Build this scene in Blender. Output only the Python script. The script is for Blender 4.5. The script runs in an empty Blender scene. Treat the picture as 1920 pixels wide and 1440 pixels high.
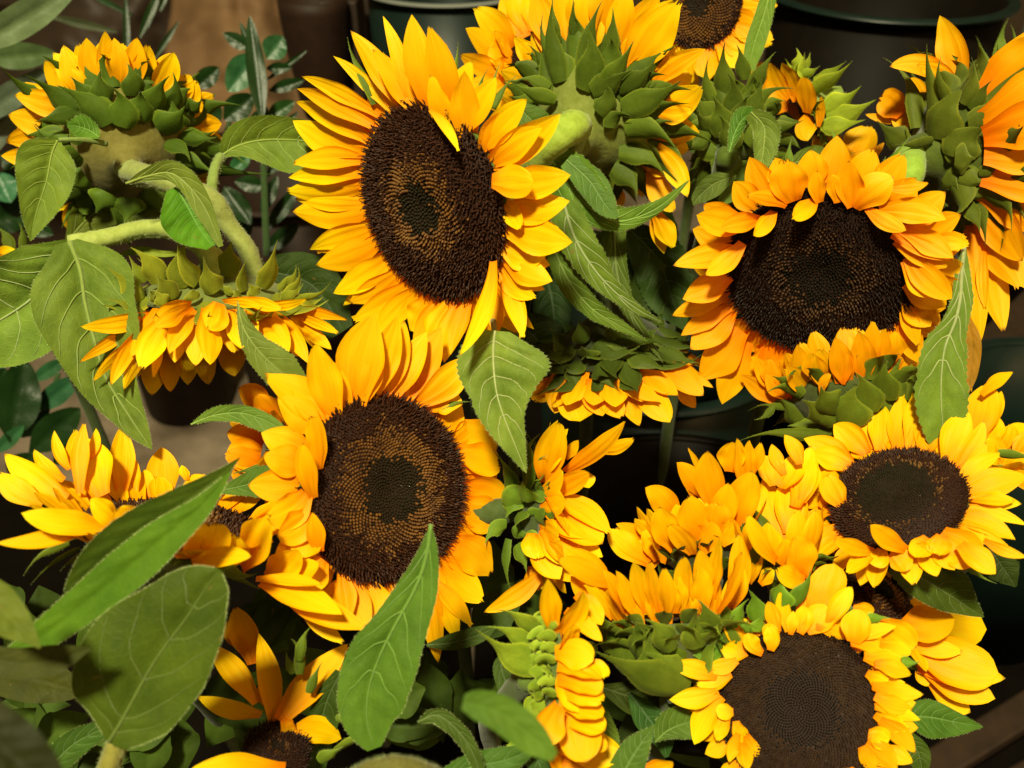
import bpy, math, random
import numpy as np
from mathutils import Vector, Matrix, noise as mnoise

random.seed(7)
rng = np.random.default_rng(7)
SC = bpy.context.scene
COL = SC.collection

# ------------------------------------------------------------------ camera
FOC = 1746.0                       # focal length in photo pixels (1920 wide)
CAM_H = 0.80
PITCH = math.radians(35.0)
cam_d = bpy.data.cameras.new('camera')
cam = bpy.data.objects.new('camera', cam_d)
COL.objects.link(cam)
cam.location = (0, 0, CAM_H)
cam.rotation_euler = (math.radians(90) - PITCH, 0, 0)
cam_d.sensor_width = 36.0
cam_d.lens = 36.0 * FOC / 1920.0
cam_d.clip_start = 0.02
cam_d.clip_end = 50
cam_d.dof.use_dof = True
cam_d.dof.focus_distance = 0.47
cam_d.dof.aperture_fstop = 9.0
SC.camera = cam
CP = np.array([0, 0, CAM_H])
FWD = np.array([0, math.cos(PITCH), -math.sin(PITCH)])
UPV = np.array([0, math.sin(PITCH), math.cos(PITCH)])
RGT = np.array([1.0, 0, 0])

def PT(x, y, d):
    """world point seen at photo pixel x,y at depth d metres"""
    return CP + d * (FWD + (x - 960) / FOC * RGT - (y - 720) / FOC * UPV)

def pix(p):
    q = p - CP
    d = q @ FWD
    return np.array([960 + FOC * (q @ RGT) / d, 720 - FOC * (q @ UPV) / d, d])

# ------------------------------------------------------------------ light
SC.view_settings.view_transform = 'Standard'
SC.view_settings.look = 'None'
SC.view_settings.exposure = 0.0
SC.view_settings.gamma = 1.0
w = bpy.data.worlds.new('World')
SC.world = w
w.use_nodes = True
bg = w.node_tree.nodes['Background']
bg.inputs[0].default_value = (1.0, 0.70, 0.28, 1)
bg.inputs[1].default_value = 0.20

def lamp(name, loc, target, power, size, color, shape='DISK'):
    l = bpy.data.lights.new(name, 'AREA')
    l.shape = shape; l.size = size; l.energy = power; l.color = color
    o = bpy.data.objects.new(name, l)
    COL.objects.link(o)
    o.location = loc
    d = Vector(target) - Vector(loc)
    o.rotation_euler = d.to_track_quat('-Z', 'Y').to_euler()
    return o
lamp('ceiling_lamp', (-0.28, -0.56, 2.4), (0, 0.4, 0.5), 94, 0.24, (1.0, 0.93, 0.58))
lamp('side_lamp', (1.5, -0.9, 1.9), (0, 0.4, 0.5), 13, 0.5, (1.0, 0.66, 0.26))

SC.cycles.max_bounces = 8
SC.cycles.diffuse_bounces = 4
SC.cycles.glossy_bounces = 2
SC.cycles.transmission_bounces = 6
SC.cycles.transparent_max_bounces = 4
SC.cycles.sample_clamp_indirect = 4

# ------------------------------------------------------------------ materials
class NT:
    def __init__(s, name):
        s.m = bpy.data.materials.new(name); s.m.use_nodes = True
        s.t = s.m.node_tree; s.t.nodes.clear()
        s.out = s.n('ShaderNodeOutputMaterial')
    def n(s, t, **kw):
        nd = s.t.nodes.new(t)
        for k, v in kw.items(): setattr(nd, k, v)
        return nd
    def l(s, a, b): s.t.links.new(a, b)
    def setin(s, nd, **kw):
        for k, v in kw.items():
            nd.inputs[k.replace('_', ' ')].default_value = v
    def math(s, op, a, b=None, c=None, clamp=False):
        m = s.n('ShaderNodeMath', operation=op); m.use_clamp = clamp
        for i, v in enumerate((a, b, c)):
            if v is None: continue
            if hasattr(v, 'is_linked') or hasattr(v, 'node'): s.l(v, m.inputs[i])
            else: m.inputs[i].default_value = v
        return m.outputs[0]
    def mix(s, f, a, b, mode='MIX'):
        m = s.n('ShaderNodeMix', data_type='RGBA', blend_type=mode)
        for i, v in ((0, f), (6, a), (7, b)):
            if hasattr(v, 'node'): s.l(v, m.inputs[i])
            else: m.inputs[i].default_value = v
        return m.outputs[2]
    def noise(s, vec, scale, detail=3, rough=.55):
        nd = s.n('ShaderNodeTexNoise'); nd.inputs['Scale'].default_value = scale
        nd.inputs['Detail'].default_value = detail; nd.inputs['Roughness'].default_value = rough
        if vec is not None: s.l(vec, nd.inputs['Vector'])
        return nd.outputs[0]
    def ramp(s, f, stops):
        r = s.n('ShaderNodeValToRGB')
        e = r.color_ramp.elements
        while len(e) < len(stops): e.new(0.5)
        for i, (p, c) in enumerate(stops):
            e[i].position = p; e[i].color = c if len(c) == 4 else (*c, 1)
        s.l(f, r.inputs[0]); return r.outputs[0]
    def scaled(s, vec, sc, off=None):
        m = s.n('ShaderNodeMapping'); s.l(vec, m.inputs[0]); m.inputs['Scale'].default_value = sc
        if off is not None: s.l(off, m.inputs['Location'])
        return m.outputs[0]

def mat_petal():
    s = NT('petal_yellow')
    tc = s.n('ShaderNodeTexCoord'); oi = s.n('ShaderNodeObjectInfo')
    uv = tc.outputs['UV']
    sep = s.n('ShaderNodeSeparateXYZ'); s.l(uv, sep.inputs[0])
    off = s.n('ShaderNodeCombineXYZ')
    s.l(s.math('MULTIPLY', oi.outputs['Random'], 37.0), off.inputs[0])
    st = s.noise(s.scaled(uv, (6.5, .8, 1), off.outputs[0]), 1.6, 4, .6)
    big = s.noise(s.scaled(uv, (2.2, 1.6, 1), off.outputs[0]), 1.0, 2)
    v = sep.outputs[1]
    base = s.ramp(s.math('ADD', v, s.math('MULTIPLY', s.math('SUBTRACT', big, .5), .5)),
                  [(0.0, (.86, .22, .0)), (.20, (.91, .40, .0)), (.55, (.95, .60, .001)), (1.0, (.96, .73, .004))])
    c = s.mix(s.math('MULTIPLY', s.ramp(st, [(.35, (0, 0, 0)), (.75, (1, 1, 1))]), .42), base, (.90, .43, .0, 1))
    fine = s.noise(s.scaled(uv, (24, 1.0, 1), off.outputs[0]), 1.5, 3)
    c = s.mix(s.math('MULTIPLY', s.ramp(fine, [(.5, (0, 0, 0)), (.72, (1, 1, 1))]), .5), c, s.mix(1.0, c, (.86, .68, .5, 1), 'MULTIPLY'))
    c = s.mix(s.math('MULTIPLY', s.math('SUBTRACT', oi.outputs['Random'], .3, clamp=True), .6), c, (.90, .42, .0, 1))
    # browned tip on some petals, slight bruises
    t = s.math('GREATER_THAN', s.math('FRACT', s.math('MULTIPLY', oi.outputs['Random'], 7.31)), .5)
    tip = s.math('MULTIPLY', t, s.math('SMOOTH_MIN', s.math('MULTIPLY', s.math('SUBTRACT', v, .945, clamp=True), 22.0), 1.0, .1), clamp=True)
    c = s.mix(s.math('MULTIPLY', tip, .8), c, (.16, .045, .008, 1))
    fl = s.noise(s.scaled(uv, (9, 22, 1), off.outputs[0]), 2.2, 2)
    c = s.mix(s.math('MULTIPLY', s.ramp(fl, [(.73, (0, 0, 0)), (.79, (1, 1, 1))]), .45), c, (.30, .09, .005, 1))
    c = s.mix(1.0, c, oi.outputs['Color'], 'MULTIPLY')
    p = s.n('ShaderNodeBsdfPrincipled')
    s.l(c, p.inputs['Base Color']); s.setin(p, Roughness=.5)
    p.inputs['Specular IOR Level'].default_value = .14
    bp = s.n('ShaderNodeBump'); bp.inputs['Strength'].default_value = .30; bp.inputs['Distance'].default_value = .0010
    gro = s.math('ADD', s.math('ADD', st, s.math('MULTIPLY', fine, .5)), s.math('MULTIPLY', s.math('SINE', s.math('MULTIPLY', sep.outputs[0], 19.0)), .22))
    s.l(gro, bp.inputs['Height']); s.l(bp.outputs[0], p.inputs['Normal'])
    tr = s.n('ShaderNodeBsdfTranslucent')
    s.l(s.mix(1.0, c, (1.0, .86, .6, 1), 'MULTIPLY'), tr.inputs[0]); s.l(bp.outputs[0], tr.inputs['Normal'])
    mx = s.n('ShaderNodeMixShader'); mx.inputs[0].default_value = .30
    s.l(p.outputs[0], mx.inputs[1]); s.l(tr.outputs[0], mx.inputs[2]); s.l(mx.outputs[0], s.out.inputs[0])
    return s.m

def mat_leaf(name, veins=True, trans=.20, gloss=.55, spec=.14, sheen=.05):
    s = NT(name)
    tc = s.n('ShaderNodeTexCoord'); oi = s.n('ShaderNodeObjectInfo'); uv = tc.outputs['UV']
    sep = s.n('ShaderNodeSeparateXYZ'); s.l(uv, sep.inputs[0])
    off = s.n('ShaderNodeCombineXYZ'); s.l(s.math('MULTIPLY', oi.outputs['Random'], 19.0), off.inputs[0])
    n1 = s.noise(s.scaled(tc.outputs['Object'], (1, 1, 1), off.outputs[0]), 55, 5, .6)
    n2 = s.noise(s.scaled(tc.outputs['Object'], (1, 1, 1), off.outputs[0]), 420, 4, .65)
    c = s.mix(s.ramp(n1, [(.3, (0, 0, 0)), (.72, (1, 1, 1))]), (.66, .70, .5, 1), (1.25, 1.18, .95, 1))
    c = s.mix(1.0, c, oi.outputs['Color'], 'MULTIPLY')
    if veins:
        n3 = s.noise(s.scaled(tc.outputs['Object'], (1, 1, 1), off.outputs[0]), 130, 3, .6)
        c = s.mix(s.math('MULTIPLY', s.ramp(n3, [(.68, (0, 0, 0)), (.76, (1, 1, 1))]), .55), c, (.15, .10, .03, 1))
    c = s.mix(s.math('MULTIPLY', n2, .4), c, s.mix(1.0, c, (1.5, 1.45, 1.4, 1), 'MULTIPLY'))
    h = n2
    if name == 'bract_green':
        ed = s.math('ABSOLUTE', s.math('SUBTRACT', sep.outputs[0], .5))
        e2_ = s.ramp(ed, [(.40, (0, 0, 0)), (.5, (1, 1, 1))])
        c = s.mix(s.math('MULTIPLY', e2_, .55), c, s.mix(1.0, c, (2.6, 2.1, 1.6, 1), 'MULTIPLY'))
        ms = s.noise(s.scaled(uv, (9, 1.2, 1), off.outputs[0]), 1.5, 3)
        c = s.mix(s.math('MULTIPLY', ms, .5), c, s.mix(1.0, c, (1.7, 1.5, 1.1, 1), 'MULTIPLY'))
    if veins:
        ax = s.math('ABSOLUTE', s.math('SUBTRACT', sep.outputs[0], .5))
        wob = s.math('MULTIPLY', s.noise(s.scaled(uv, (3, 5, 1), off.outputs[0]), 1.5, 2), .10)
        vv = s.math('MULTIPLY', s.math('SUBTRACT', s.math('ADD', sep.outputs[1], wob), s.math('MULTIPLY', s.math('POWER', ax, .8), .42)), 9.0)
        fr = s.math('ABSOLUTE', s.math('SUBTRACT', s.math('FRACT', vv), .5))
        line = s.ramp(fr, [(0.0, (1, 1, 1)), (.07, (0, 0, 0))])
        # fine network
        vor = s.n('ShaderNodeTexVoronoi', feature='DISTANCE_TO_EDGE'); vor.inputs['Scale'].default_value = 1.0
        s.l(s.scaled(uv, (17, 34, 1), off.outputs[0]), vor.inputs['Vector'])
        net = s.ramp(vor.outputs['Distance'], [(0.0, (1, 1, 1)), (.09, (0, 0, 0))])
        allv = s.math('MULTIPLY', net, .13)
        c = s.mix(allv, c, s.mix(1.0, c, (2.3, 1.9, 1.9, 1), 'MULTIPLY'))
        h = s.math('ADD', s.math('MULTIPLY', n2, .35), s.math('MULTIPLY', net, .4))
    p = s.n('ShaderNodeBsdfPrincipled'); s.l(c, p.inputs['Base Color'])
    s.setin(p, Roughness=gloss); p.inputs['Specular IOR Level'].default_value = spec
    p.inputs['Sheen Weight'].default_value = sheen; p.inputs['Sheen Roughness'].default_value = .4
    p.inputs['Sheen Tint'].default_value = (.9, .9, .6, 1)
    bp = s.n('ShaderNodeBump'); bp.inputs['Strength'].default_value = .35; bp.inputs['Distance'].default_value = .0007
    s.l(h, bp.inputs['Height']); s.l(bp.outputs[0], p.inputs['Normal'])
    tr = s.n('ShaderNodeBsdfTranslucent'); s.l(s.mix(1.0, c, (1.3, 1.35, .4, 1), 'MULTIPLY'), tr.inputs[0])
    mx = s.n('ShaderNodeMixShader'); mx.inputs[0].default_value = trans
    s.l(p.outputs[0], mx.inputs[1]); s.l(tr.outputs[0], mx.inputs[2]); s.l(mx.outputs[0], s.out.inputs[0])
    return s.m

def mat_simple(name, col, rough=.6, spec=.3, nscale=None, ncol=None, bump=.2, sheen=0, objcol=False, dist=.001, metal=0):
    s = NT(name)
    tc = s.n('ShaderNodeTexCoord'); oi = s.n('ShaderNodeObjectInfo')
    p = s.n('ShaderNodeBsdfPrincipled'); s.setin(p, Roughness=rough)
    p.inputs['Specular IOR Level'].default_value = spec
    p.inputs['Sheen Weight'].default_value = sheen; p.inputs['Metallic'].default_value = metal
    c = (*col, 1)
    if nscale:
        nz = s.noise(tc.outputs['Object'], nscale, 6, .6)
        c = s.mix(s.ramp(nz, [(.32, (0, 0, 0)), (.7, (1, 1, 1))]), c, (*(ncol or [k * .5 for k in col]), 1))
        bp = s.n('ShaderNodeBump'); bp.inputs['Strength'].default_value = bump; bp.inputs['Distance'].default_value = dist
        s.l(nz, bp.inputs['Height']); s.l(bp.outputs[0], p.inputs['Normal'])
    if objcol:
        c = s.mix(1.0, c, oi.outputs['Color'], 'MULTIPLY')
    if hasattr(c, 'node'): s.l(c, p.inputs['Base Color'])
    else: p.inputs['Base Color'].default_value = c
    s.l(p.outputs[0], s.out.inputs[0])
    return s.m

M = dict(
    petal=mat_petal(),
    leaf=mat_leaf('leaf_veined'),
    bract=mat_leaf('bract_green', veins=False, trans=.16, spec=.12, sheen=.06),
    glossy=mat_leaf('glossy_leaf', veins=False, trans=.04, gloss=.36, spec=.26, sheen=0),
    stem=mat_simple('stem_hairy', (1, 1, 1), .7, .1, 260, (.7, .72, .5), .5, sheen=.15, objcol=True),
    hair=mat_simple('plant_hair', (.34, .40, .16), .6, .2),
    vein=mat_simple('leaf_vein', (1, 1, 1), .55, .25, 300, (.8, .8, .75), .3, sheen=.3, objcol=True),
    f_green=mat_simple('floret_green', (.013, .0085, .0024), .6, .12, 900, (.008, .008, .003), .3, objcol=True),
    f_gold=mat_simple('floret_gold', (.15, .062, .010), .55, .25, 160, (.045, .016, .004), .3, objcol=True),
    f_dark=mat_simple('floret_dark', (.024, .0065, .003), .5, .28, 200, (.055, .017, .005), .3, objcol=True),
    f_spark=mat_simple('nectar_drop', (.8, .8, .75), .1, .8),
    seed_base=mat_simple('disc_base', (.018, .006, .003), .7, .2),
    black_plastic=mat_simple('black_plastic', (.0035, .0024, .0016), .55, .07, 40, (.0055, .0038, .0024), .1),
    green_plastic=mat_simple('dark_green_plastic', (.003, .009, .0075), .4, .2, 30, (.005, .014, .011), .1),
    brown_plastic=mat_simple('brown_clay', (.022, .010, .005), .6, .2, 60, (.014, .006, .004), .2),
    paper=mat_simple('kraft_paper', (.17, .095, .045), .75, .25, 9, (.11, .058, .027), .5, dist=.004),
    dusk=mat_simple('dark_panel', (.026, .015, .009), .6, .3, 12, (.03, .017, .010), .2),
    grey=mat_simple('grey_panel', (.16, .17, .155), .6, .3, 14, (.11, .12, .11), .2),
    wood=mat_simple('old_wood', (.035, .018, .008), .65, .3, 26, (.014, .007, .004), .5),
    concrete=mat_simple('concrete', (.26, .20, .145), .6, .3, 11, (.10, .07, .045), .8, dist=.004),
    wall=mat_simple('back_wall', (.07, .045, .026), .8, .2, 5, (.07, .045, .028), .4),
)

# ------------------------------------------------------------------ object helpers
def link(name, me, mat, parent=None, color=None, origin=None, kind=None, smooth=True):
    if name != me.name: me.name = name
    if smooth and len(me.polygons): me.polygons.foreach_set('use_smooth', [True] * len(me.polygons))
    if isinstance(mat, (list, tuple)):
        for m_ in mat: me.materials.append(m_)
    elif mat: me.materials.append(mat)
    o = bpy.data.objects.new(name, me)
    COL.objects.link(o)
    if parent is not None: o.parent = parent
    if color is not None: o.color = (*color, 1)
    if kind: o['kind'] = kind
    return o

def tag(o, label=None, cat=None, group=None, kind=None):
    if label: o['label'] = label
    if cat: o['category'] = cat
    if group: o['group'] = group
    if kind: o['kind'] = kind
    return o

def root(name, loc):
    e = bpy.data.objects.new(name, None); e.empty_display_size = .02
    COL.objects.link(e); e.location = tuple(loc); return e

def grid_mesh(name, V, nt, nu, O, uvs=None):
    """V (nt,nu,3) grid; O origin"""
    me = bpy.data.meshes.new(name)
    V2 = (V.reshape(-1, 3) - O)
    idx = np.arange(nt * nu).reshape(nt, nu)
    f = np.stack([idx[:-1, :-1], idx[:-1, 1:], idx[1:, 1:], idx[1:, :-1]], -1).reshape(-1, 4)
    me.from_pydata(V2.tolist(), [], f.tolist())
    uvl = me.uv_layers.new(name='UVMap')
    tt, uu = np.meshgrid(np.linspace(0, 1, nt), np.linspace(0, 1, nu), indexing='ij')
    UV = np.stack([uu, tt], -1).reshape(-1, 2)
    uvl.data.foreach_set('uv', UV[f.reshape(-1)].reshape(-1))
    return me

def unit(v):
    v = np.asarray(v, float); return v / (np.linalg.norm(v) + 1e-12)

def sm(x, a, b):
    x = np.clip((x - a) / (b - a), 0, 1); return x * x * (3 - 2 * x)

def bez(p0, p1, p2, t):
    t = t[:, None]; return (1 - t) ** 2 * p0 + 2 * t * (1 - t) * p1 + t * t * p2

def petal_mesh(name, O, P0, P1, P2, wid, N0, rnd, nt=15, nu=9, cup=.18, bract=False, twist=0., wav=.03, curl=0.):
    t = np.linspace(0, 1, nt)
    C = bez(P0, P1, P2, t)
    T = np.gradient(C, axis=0); T /= np.linalg.norm(T, axis=1)[:, None] + 1e-12
    if bract:
        s = np.interp(t, [0, .12, .26, .38, .48, .58, .68, .78, .9, 1], [.68, .88, 1, .95, .76, .50, .29, .16, .07, .01])
        s = s * (1 - rnd) + rnd * np.sqrt(np.clip(1 - (2 * np.clip(t - .2, 0, .8) / 1.6) ** 2, 0, 1))
    else:
        q = np.clip((t - .48) / .52, 0, 1)
        s1 = .42 + .58 * sm(t, -.05, random.uniform(.4, .6))
        rnd = rnd * (.65 if rnd < .8 else 1); pw = 1.6 + 1.5 * rnd; ex = .95 - .42 * rnd
        s = s1 * (1 - q ** pw) ** ex
    s[-1] = .004
    u = np.linspace(-1, 1, nu)
    ph = random.uniform(0, 6.28); ph2 = random.uniform(0, 6.28); k2 = random.uniform(5, 10)
    V = np.zeros((nt, nu, 3)); rib = random.uniform(.06, .13); torn = (not bract) and random.random() < .3
    if torn: s[-1] = random.uniform(.12, .3)
    if bract: C = C + (np.clip(t - .5, 0, 1) ** 2)[:, None] * np.linalg.norm(P2 - P0) * (random.uniform(-.9, .9) * unit(np.cross(P2 - P0, N0)) + random.uniform(-.3, .9) * unit(N0))
    Wd = wid * .5
    for i in range(nt):
        N = N0 - (N0 @ T[i]) * T[i]; N = unit(N)
        B = np.cross(T[i], N)
        a = twist * (t[i] - .35)
        B, N = B * math.cos(a) + N * math.sin(a), N * math.cos(a) - B * math.sin(a)
        ww = Wd * s[i]
        prof = cup * (u ** 2 - .3) * (1 - .3 * t[i])
        if not bract:
            prof = prof - rib * np.cos(u * 3 * math.pi) * math.sin(min(1, t[i] * 1.3) * math.pi) ** .5 * (1 - .5 * t[i])
        else:
            prof = prof * 1.1 - .14 * np.exp(-(u * 4) ** 2)
        wave = wav * np.sin(k2 * t[i] * 1.7 + ph) * u + wav * .8 * np.sin(k2 * 1.6 * t[i] + ph2) * np.abs(u) ** 2
        asym = 1 + .06 * math.sin(ph + 3 * t[i]) * u
        V[i] = C[i] + B[None] * (u * asym * ww)[:, None] + N[None] * ((prof * ww) + wave * Wd * min(1, s[i] * 1.6) + curl * Wd * t[i] ** 3)[:, None]
    if torn: V[-1] -= T[-1][None] * (wid * rng.uniform(0, .16, nu))[:, None]
    return grid_mesh(name, V, nt, nu, O)

def tube_mesh(name, O, pts, rad, ring=10, sub=6, rough=0.0):
    P = catmull(np.array(pts, float), sub)
    R = np.interp(np.linspace(0, 1, len(P)), np.linspace(0, 1, len(rad)), rad)
    T = np.gradient(P, axis=0); T /= np.linalg.norm(T, axis=1)[:, None] + 1e-12
    ref = np.array([.31, .2, .93])
    if abs(T[0] @ unit(ref)) > .9: ref = np.array([1, 0, 0.])
    N = unit(np.cross(T[0], ref)); vs = []
    for i in range(len(P)):
        N = unit(N - (N @ T[i]) * T[i]); B = np.cross(T[i], N)
        for k in range(ring):
            a = 2 * math.pi * k / ring
            r = R[i] * (1 + rough * math.sin(3 * a + .2 * i) * .5 + rough * (random.random() - .5))
            vs.append(P[i] + r * (math.cos(a) * N + math.sin(a) * B))
    fs = []
    for i in range(len(P) - 1):
        for k in range(ring):
            a = i * ring + k; b = i * ring + (k + 1) % ring
            fs.append((a, b, b + ring, a + ring))
    fs.append(tuple(range(ring - 1, -1, -1))); n = (len(P) - 1) * ring
    fs.append(tuple(range(n, n + ring)))
    me = bpy.data.meshes.new(name)
    me.from_pydata((np.array(vs) - O).tolist(), [], fs)
    return me, P, R

def catmull(P, sub):
    if len(P) < 3 or sub < 2:
        return P
    Q = np.vstack([2 * P[0] - P[1], P, 2 * P[-1] - P[-2]])
    out = []
    for i in range(1, len(Q) - 2):
        p0, p1, p2, p3 = Q[i - 1], Q[i], Q[i + 1], Q[i + 2]
        for k in range(sub):
            t = k / sub
            out.append(.5 * ((2 * p1) + (-p0 + p2) * t + (2 * p0 - 5 * p1 + 4 * p2 - p3) * t * t + (-p0 + 3 * p1 - 3 * p2 + p3) * t ** 3))
    out.append(P[-1])
    return np.array(out)

def hairs_mesh(name, O, base, nrm, length, width):
    """one triangle per hair"""
    n = len(base)
    j = rng.normal(size=(n, 3)) * .45
    d = nrm + j; d /= np.linalg.norm(d, axis=1)[:, None]
    side = np.cross(d, FWD[None]); side /= np.linalg.norm(side, axis=1)[:, None] + 1e-9
    L = length * (0.5 + rng.random(n))[:, None]
    V = np.stack([base - side * width, base + side * width, base + d * L], 1).reshape(-1, 3) - O
    me = bpy.data.meshes.new(name)
    me.from_pydata(V.tolist(), [], np.arange(3 * n).reshape(-1, 3).tolist())
    return me

def stem(parent, O, pts, rad, color, name='stem', hair=0, ring=12):
    me, P, R = tube_mesh(name, O, pts, rad, ring=ring, sub=7, rough=.13)
    o = link(name, me, M['stem'], parent, color)
    if hair:
        k = rng.integers(0, len(P) - 1, hair); f = rng.random(hair)[:, None]
        c = P[k] * (1 - f) + P[k + 1] * f
        T = P[k + 1] - P[k]; T /= np.linalg.norm(T, axis=1)[:, None] + 1e-9
        a = rng.normal(size=(hair, 3)); nn = a - (a * T).sum(1)[:, None] * T; nn /= np.linalg.norm(nn, axis=1)[:, None]
        link('stem_hair', hairs_mesh('stem_hair', O, c + nn * R[k][:, None] * .97, nn, .0011, .00005), M['hair'], o, kind='stuff', smooth=False)
    return o

# ------------------------------------------------------------------ leaves
def leaf(parent, O, st, d, col=(.12, .19, .05), fold=(-.15, -.15), serr=.0, ripple=.09, nt=56, nu=15,
         veins=True, glossy=False, pucker=1.0, bend=0., dz=None, hair=0, thick_r=None, name='leaf', vcol=None):
    """st: stations (x,y,wl,wr[,dz_mm]) along the midrib in photo pixels at depth d"""
    S = np.array([list(s) + [0] * (5 - len(s)) for s in st], float)
    pos = catmull(S, max(2, int(nt / (len(S) - 1))))
    # resample
    nt2 = len(pos); x, y, wl, wr, dd = pos.T
    wl = np.clip(wl, .5, None); wr = np.clip(wr, .5, None)
    dep = d + dd / 1000.0
    t = np.linspace(0, 1, nt2)
    C = np.array([PT(x[i], y[i], dep[i]) for i in range(nt2)])
    T = np.gradient(C, axis=0); T /= np.linalg.norm(T, axis=1)[:, None] + 1e-12
    u = np.linspace(-1, 1, nu)
    V = np.zeros((nt2, nu, 3)); ph = random.uniform(0, 6.28)
    NN = []
    for i in range(nt2):
        view = unit(C[i] - CP)
        sd = unit(np.cross(view, T[i]))             # image right of travel
        if sd @ np.cross(view, T[i]) < 0: sd = -sd
        px = dep[i] / FOC
        saw = (t[i] * 26) % 1.0
        for j in range(nu):
            side = u[j]
            wpx = (wr[i] if side > 0 else wl[i])
            tooth = 1 + serr * (saw - .5) * abs(side) ** 6
            off = abs(side) * wpx * px * tooth
            fz = (fold[1] if side > 0 else fold[0])
            z = fz * off * (.4 + .6 * abs(side))
            z += ripple * wpx * px * math.sin(9 * t[i] + ph + 2.2 * side) * abs(side) ** 1.5
            z += ripple * .5 * wpx * px * math.sin(23 * t[i] - ph + side) * abs(side)
            phs = (t[i] - .22 * abs(side) ** 1.3 - .10) / .136
            z += -.035 * pucker * wpx * px * (1 - math.cos(2 * math.pi * phs)) * math.sin(math.pi * min(1, abs(side) * 1.05 + .02)) * (1 if .02 < t[i] < .93 else 0)
            z += .08 * wpx * px * math.exp(-(side * 6) ** 2)
            V[i, j] = C[i] + sd * (math.copysign(1, side) * off) - view * (-z)
        NN.append(-view)
    me = grid_mesh(name, V, nt2, nu, O)
    if not glossy: col = (col[0] * .80, col[1] * .86, col[2] * .36)
    o = link(name, me, M['glossy'] if glossy else M['leaf'], parent, col)
    if veins:
        vc = vcol or tuple(min(.6, c * k) for c, k in zip(col, (1.75, 1.55, 1.6)))
        mid = nu // 2
        L = sum(np.linalg.norm(C[1:] - C[:-1], axis=1))
        r0 = max(.0005, L * .0105)
        def lift(p, r): return p - unit(p - CP) * r * .35
        idxs = list(range(0, nt2, 3))
        if len(idxs) > 3:
            pts = [lift(V[i, mid], r0) for i in idxs]
            mm, _, _ = tube_mesh('midrib', O, pts, [r0, r0 * .75, r0 * .4, r0 * .12], ring=6, sub=2)
            ms = [mm]
            link('midrib', mm, M['vein'], o, vc)
            vs, fs = [], []
            nv = 5
            for k in range(nv):
                i0 = int(nt2 * (.10 + .68 * k / nv))
                for sdn in (-1, 1):
                    ln = int(nt2 * (.26 - .02 * k))
                    pp = []
                    for q in range(7):
                        a = q / 6
                        ii = min(nt2 - 1, i0 + int(ln * (a ** 1.3)))
                        jf = mid + sdn * (nu // 2) * .93 * a
                        j0 = int(math.floor(jf)); j1 = min(nu - 1, j0 + 1); fr = jf - j0
                        p = V[ii, max(0, j0)] * (1 - fr) + V[ii, j1] * fr
                        pp.append(lift(p, r0 * .3))
                    m2, _, _ = tube_mesh('tmp', O, pp, [r0 * .42, r0 * .3, r0 * .1], ring=4, sub=2)
                    b = len(vs)
                    vs += [tuple(v.co) for v in m2.vertices]
                    fs += [tuple(b + vi for vi in p_.vertices) for p_ in m2.polygons]
                    bpy.data.meshes.remove(m2)
            m3 = bpy.data.meshes.new('side_veins'); m3.from_pydata(vs, [], fs)
            link('side_veins', m3, M['vein'], o, vc)
    if hair:
        k = rng.integers(2, nt2 - 2, hair); sdn = rng.choice([0, nu - 1], hair)
        fr = rng.random(hair)[:, None]; bp_ = V[k, sdn] * (1 - fr) + V[k + 1, sdn] * fr; inn = V[k, np.where(sdn == 0, 1, nu - 2)]
        nn = V[k, sdn] - inn; nn /= np.linalg.norm(nn, axis=1)[:, None] + 1e-9
        link('leaf_hair', hairs_mesh('leaf_hair', O, bp_, nn, .0007, .00004), M['hair'], o, kind='stuff', smooth=False)
    return o

# ------------------------------------------------------------------ flower heads
def local_frame(x, y):
    v = -unit(PT(x, y, 1.0) - CP)             # toward camera
    r = unit(RGT - (RGT @ v) * v)
    u = np.cross(v, r)
    return r, u, v

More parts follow.
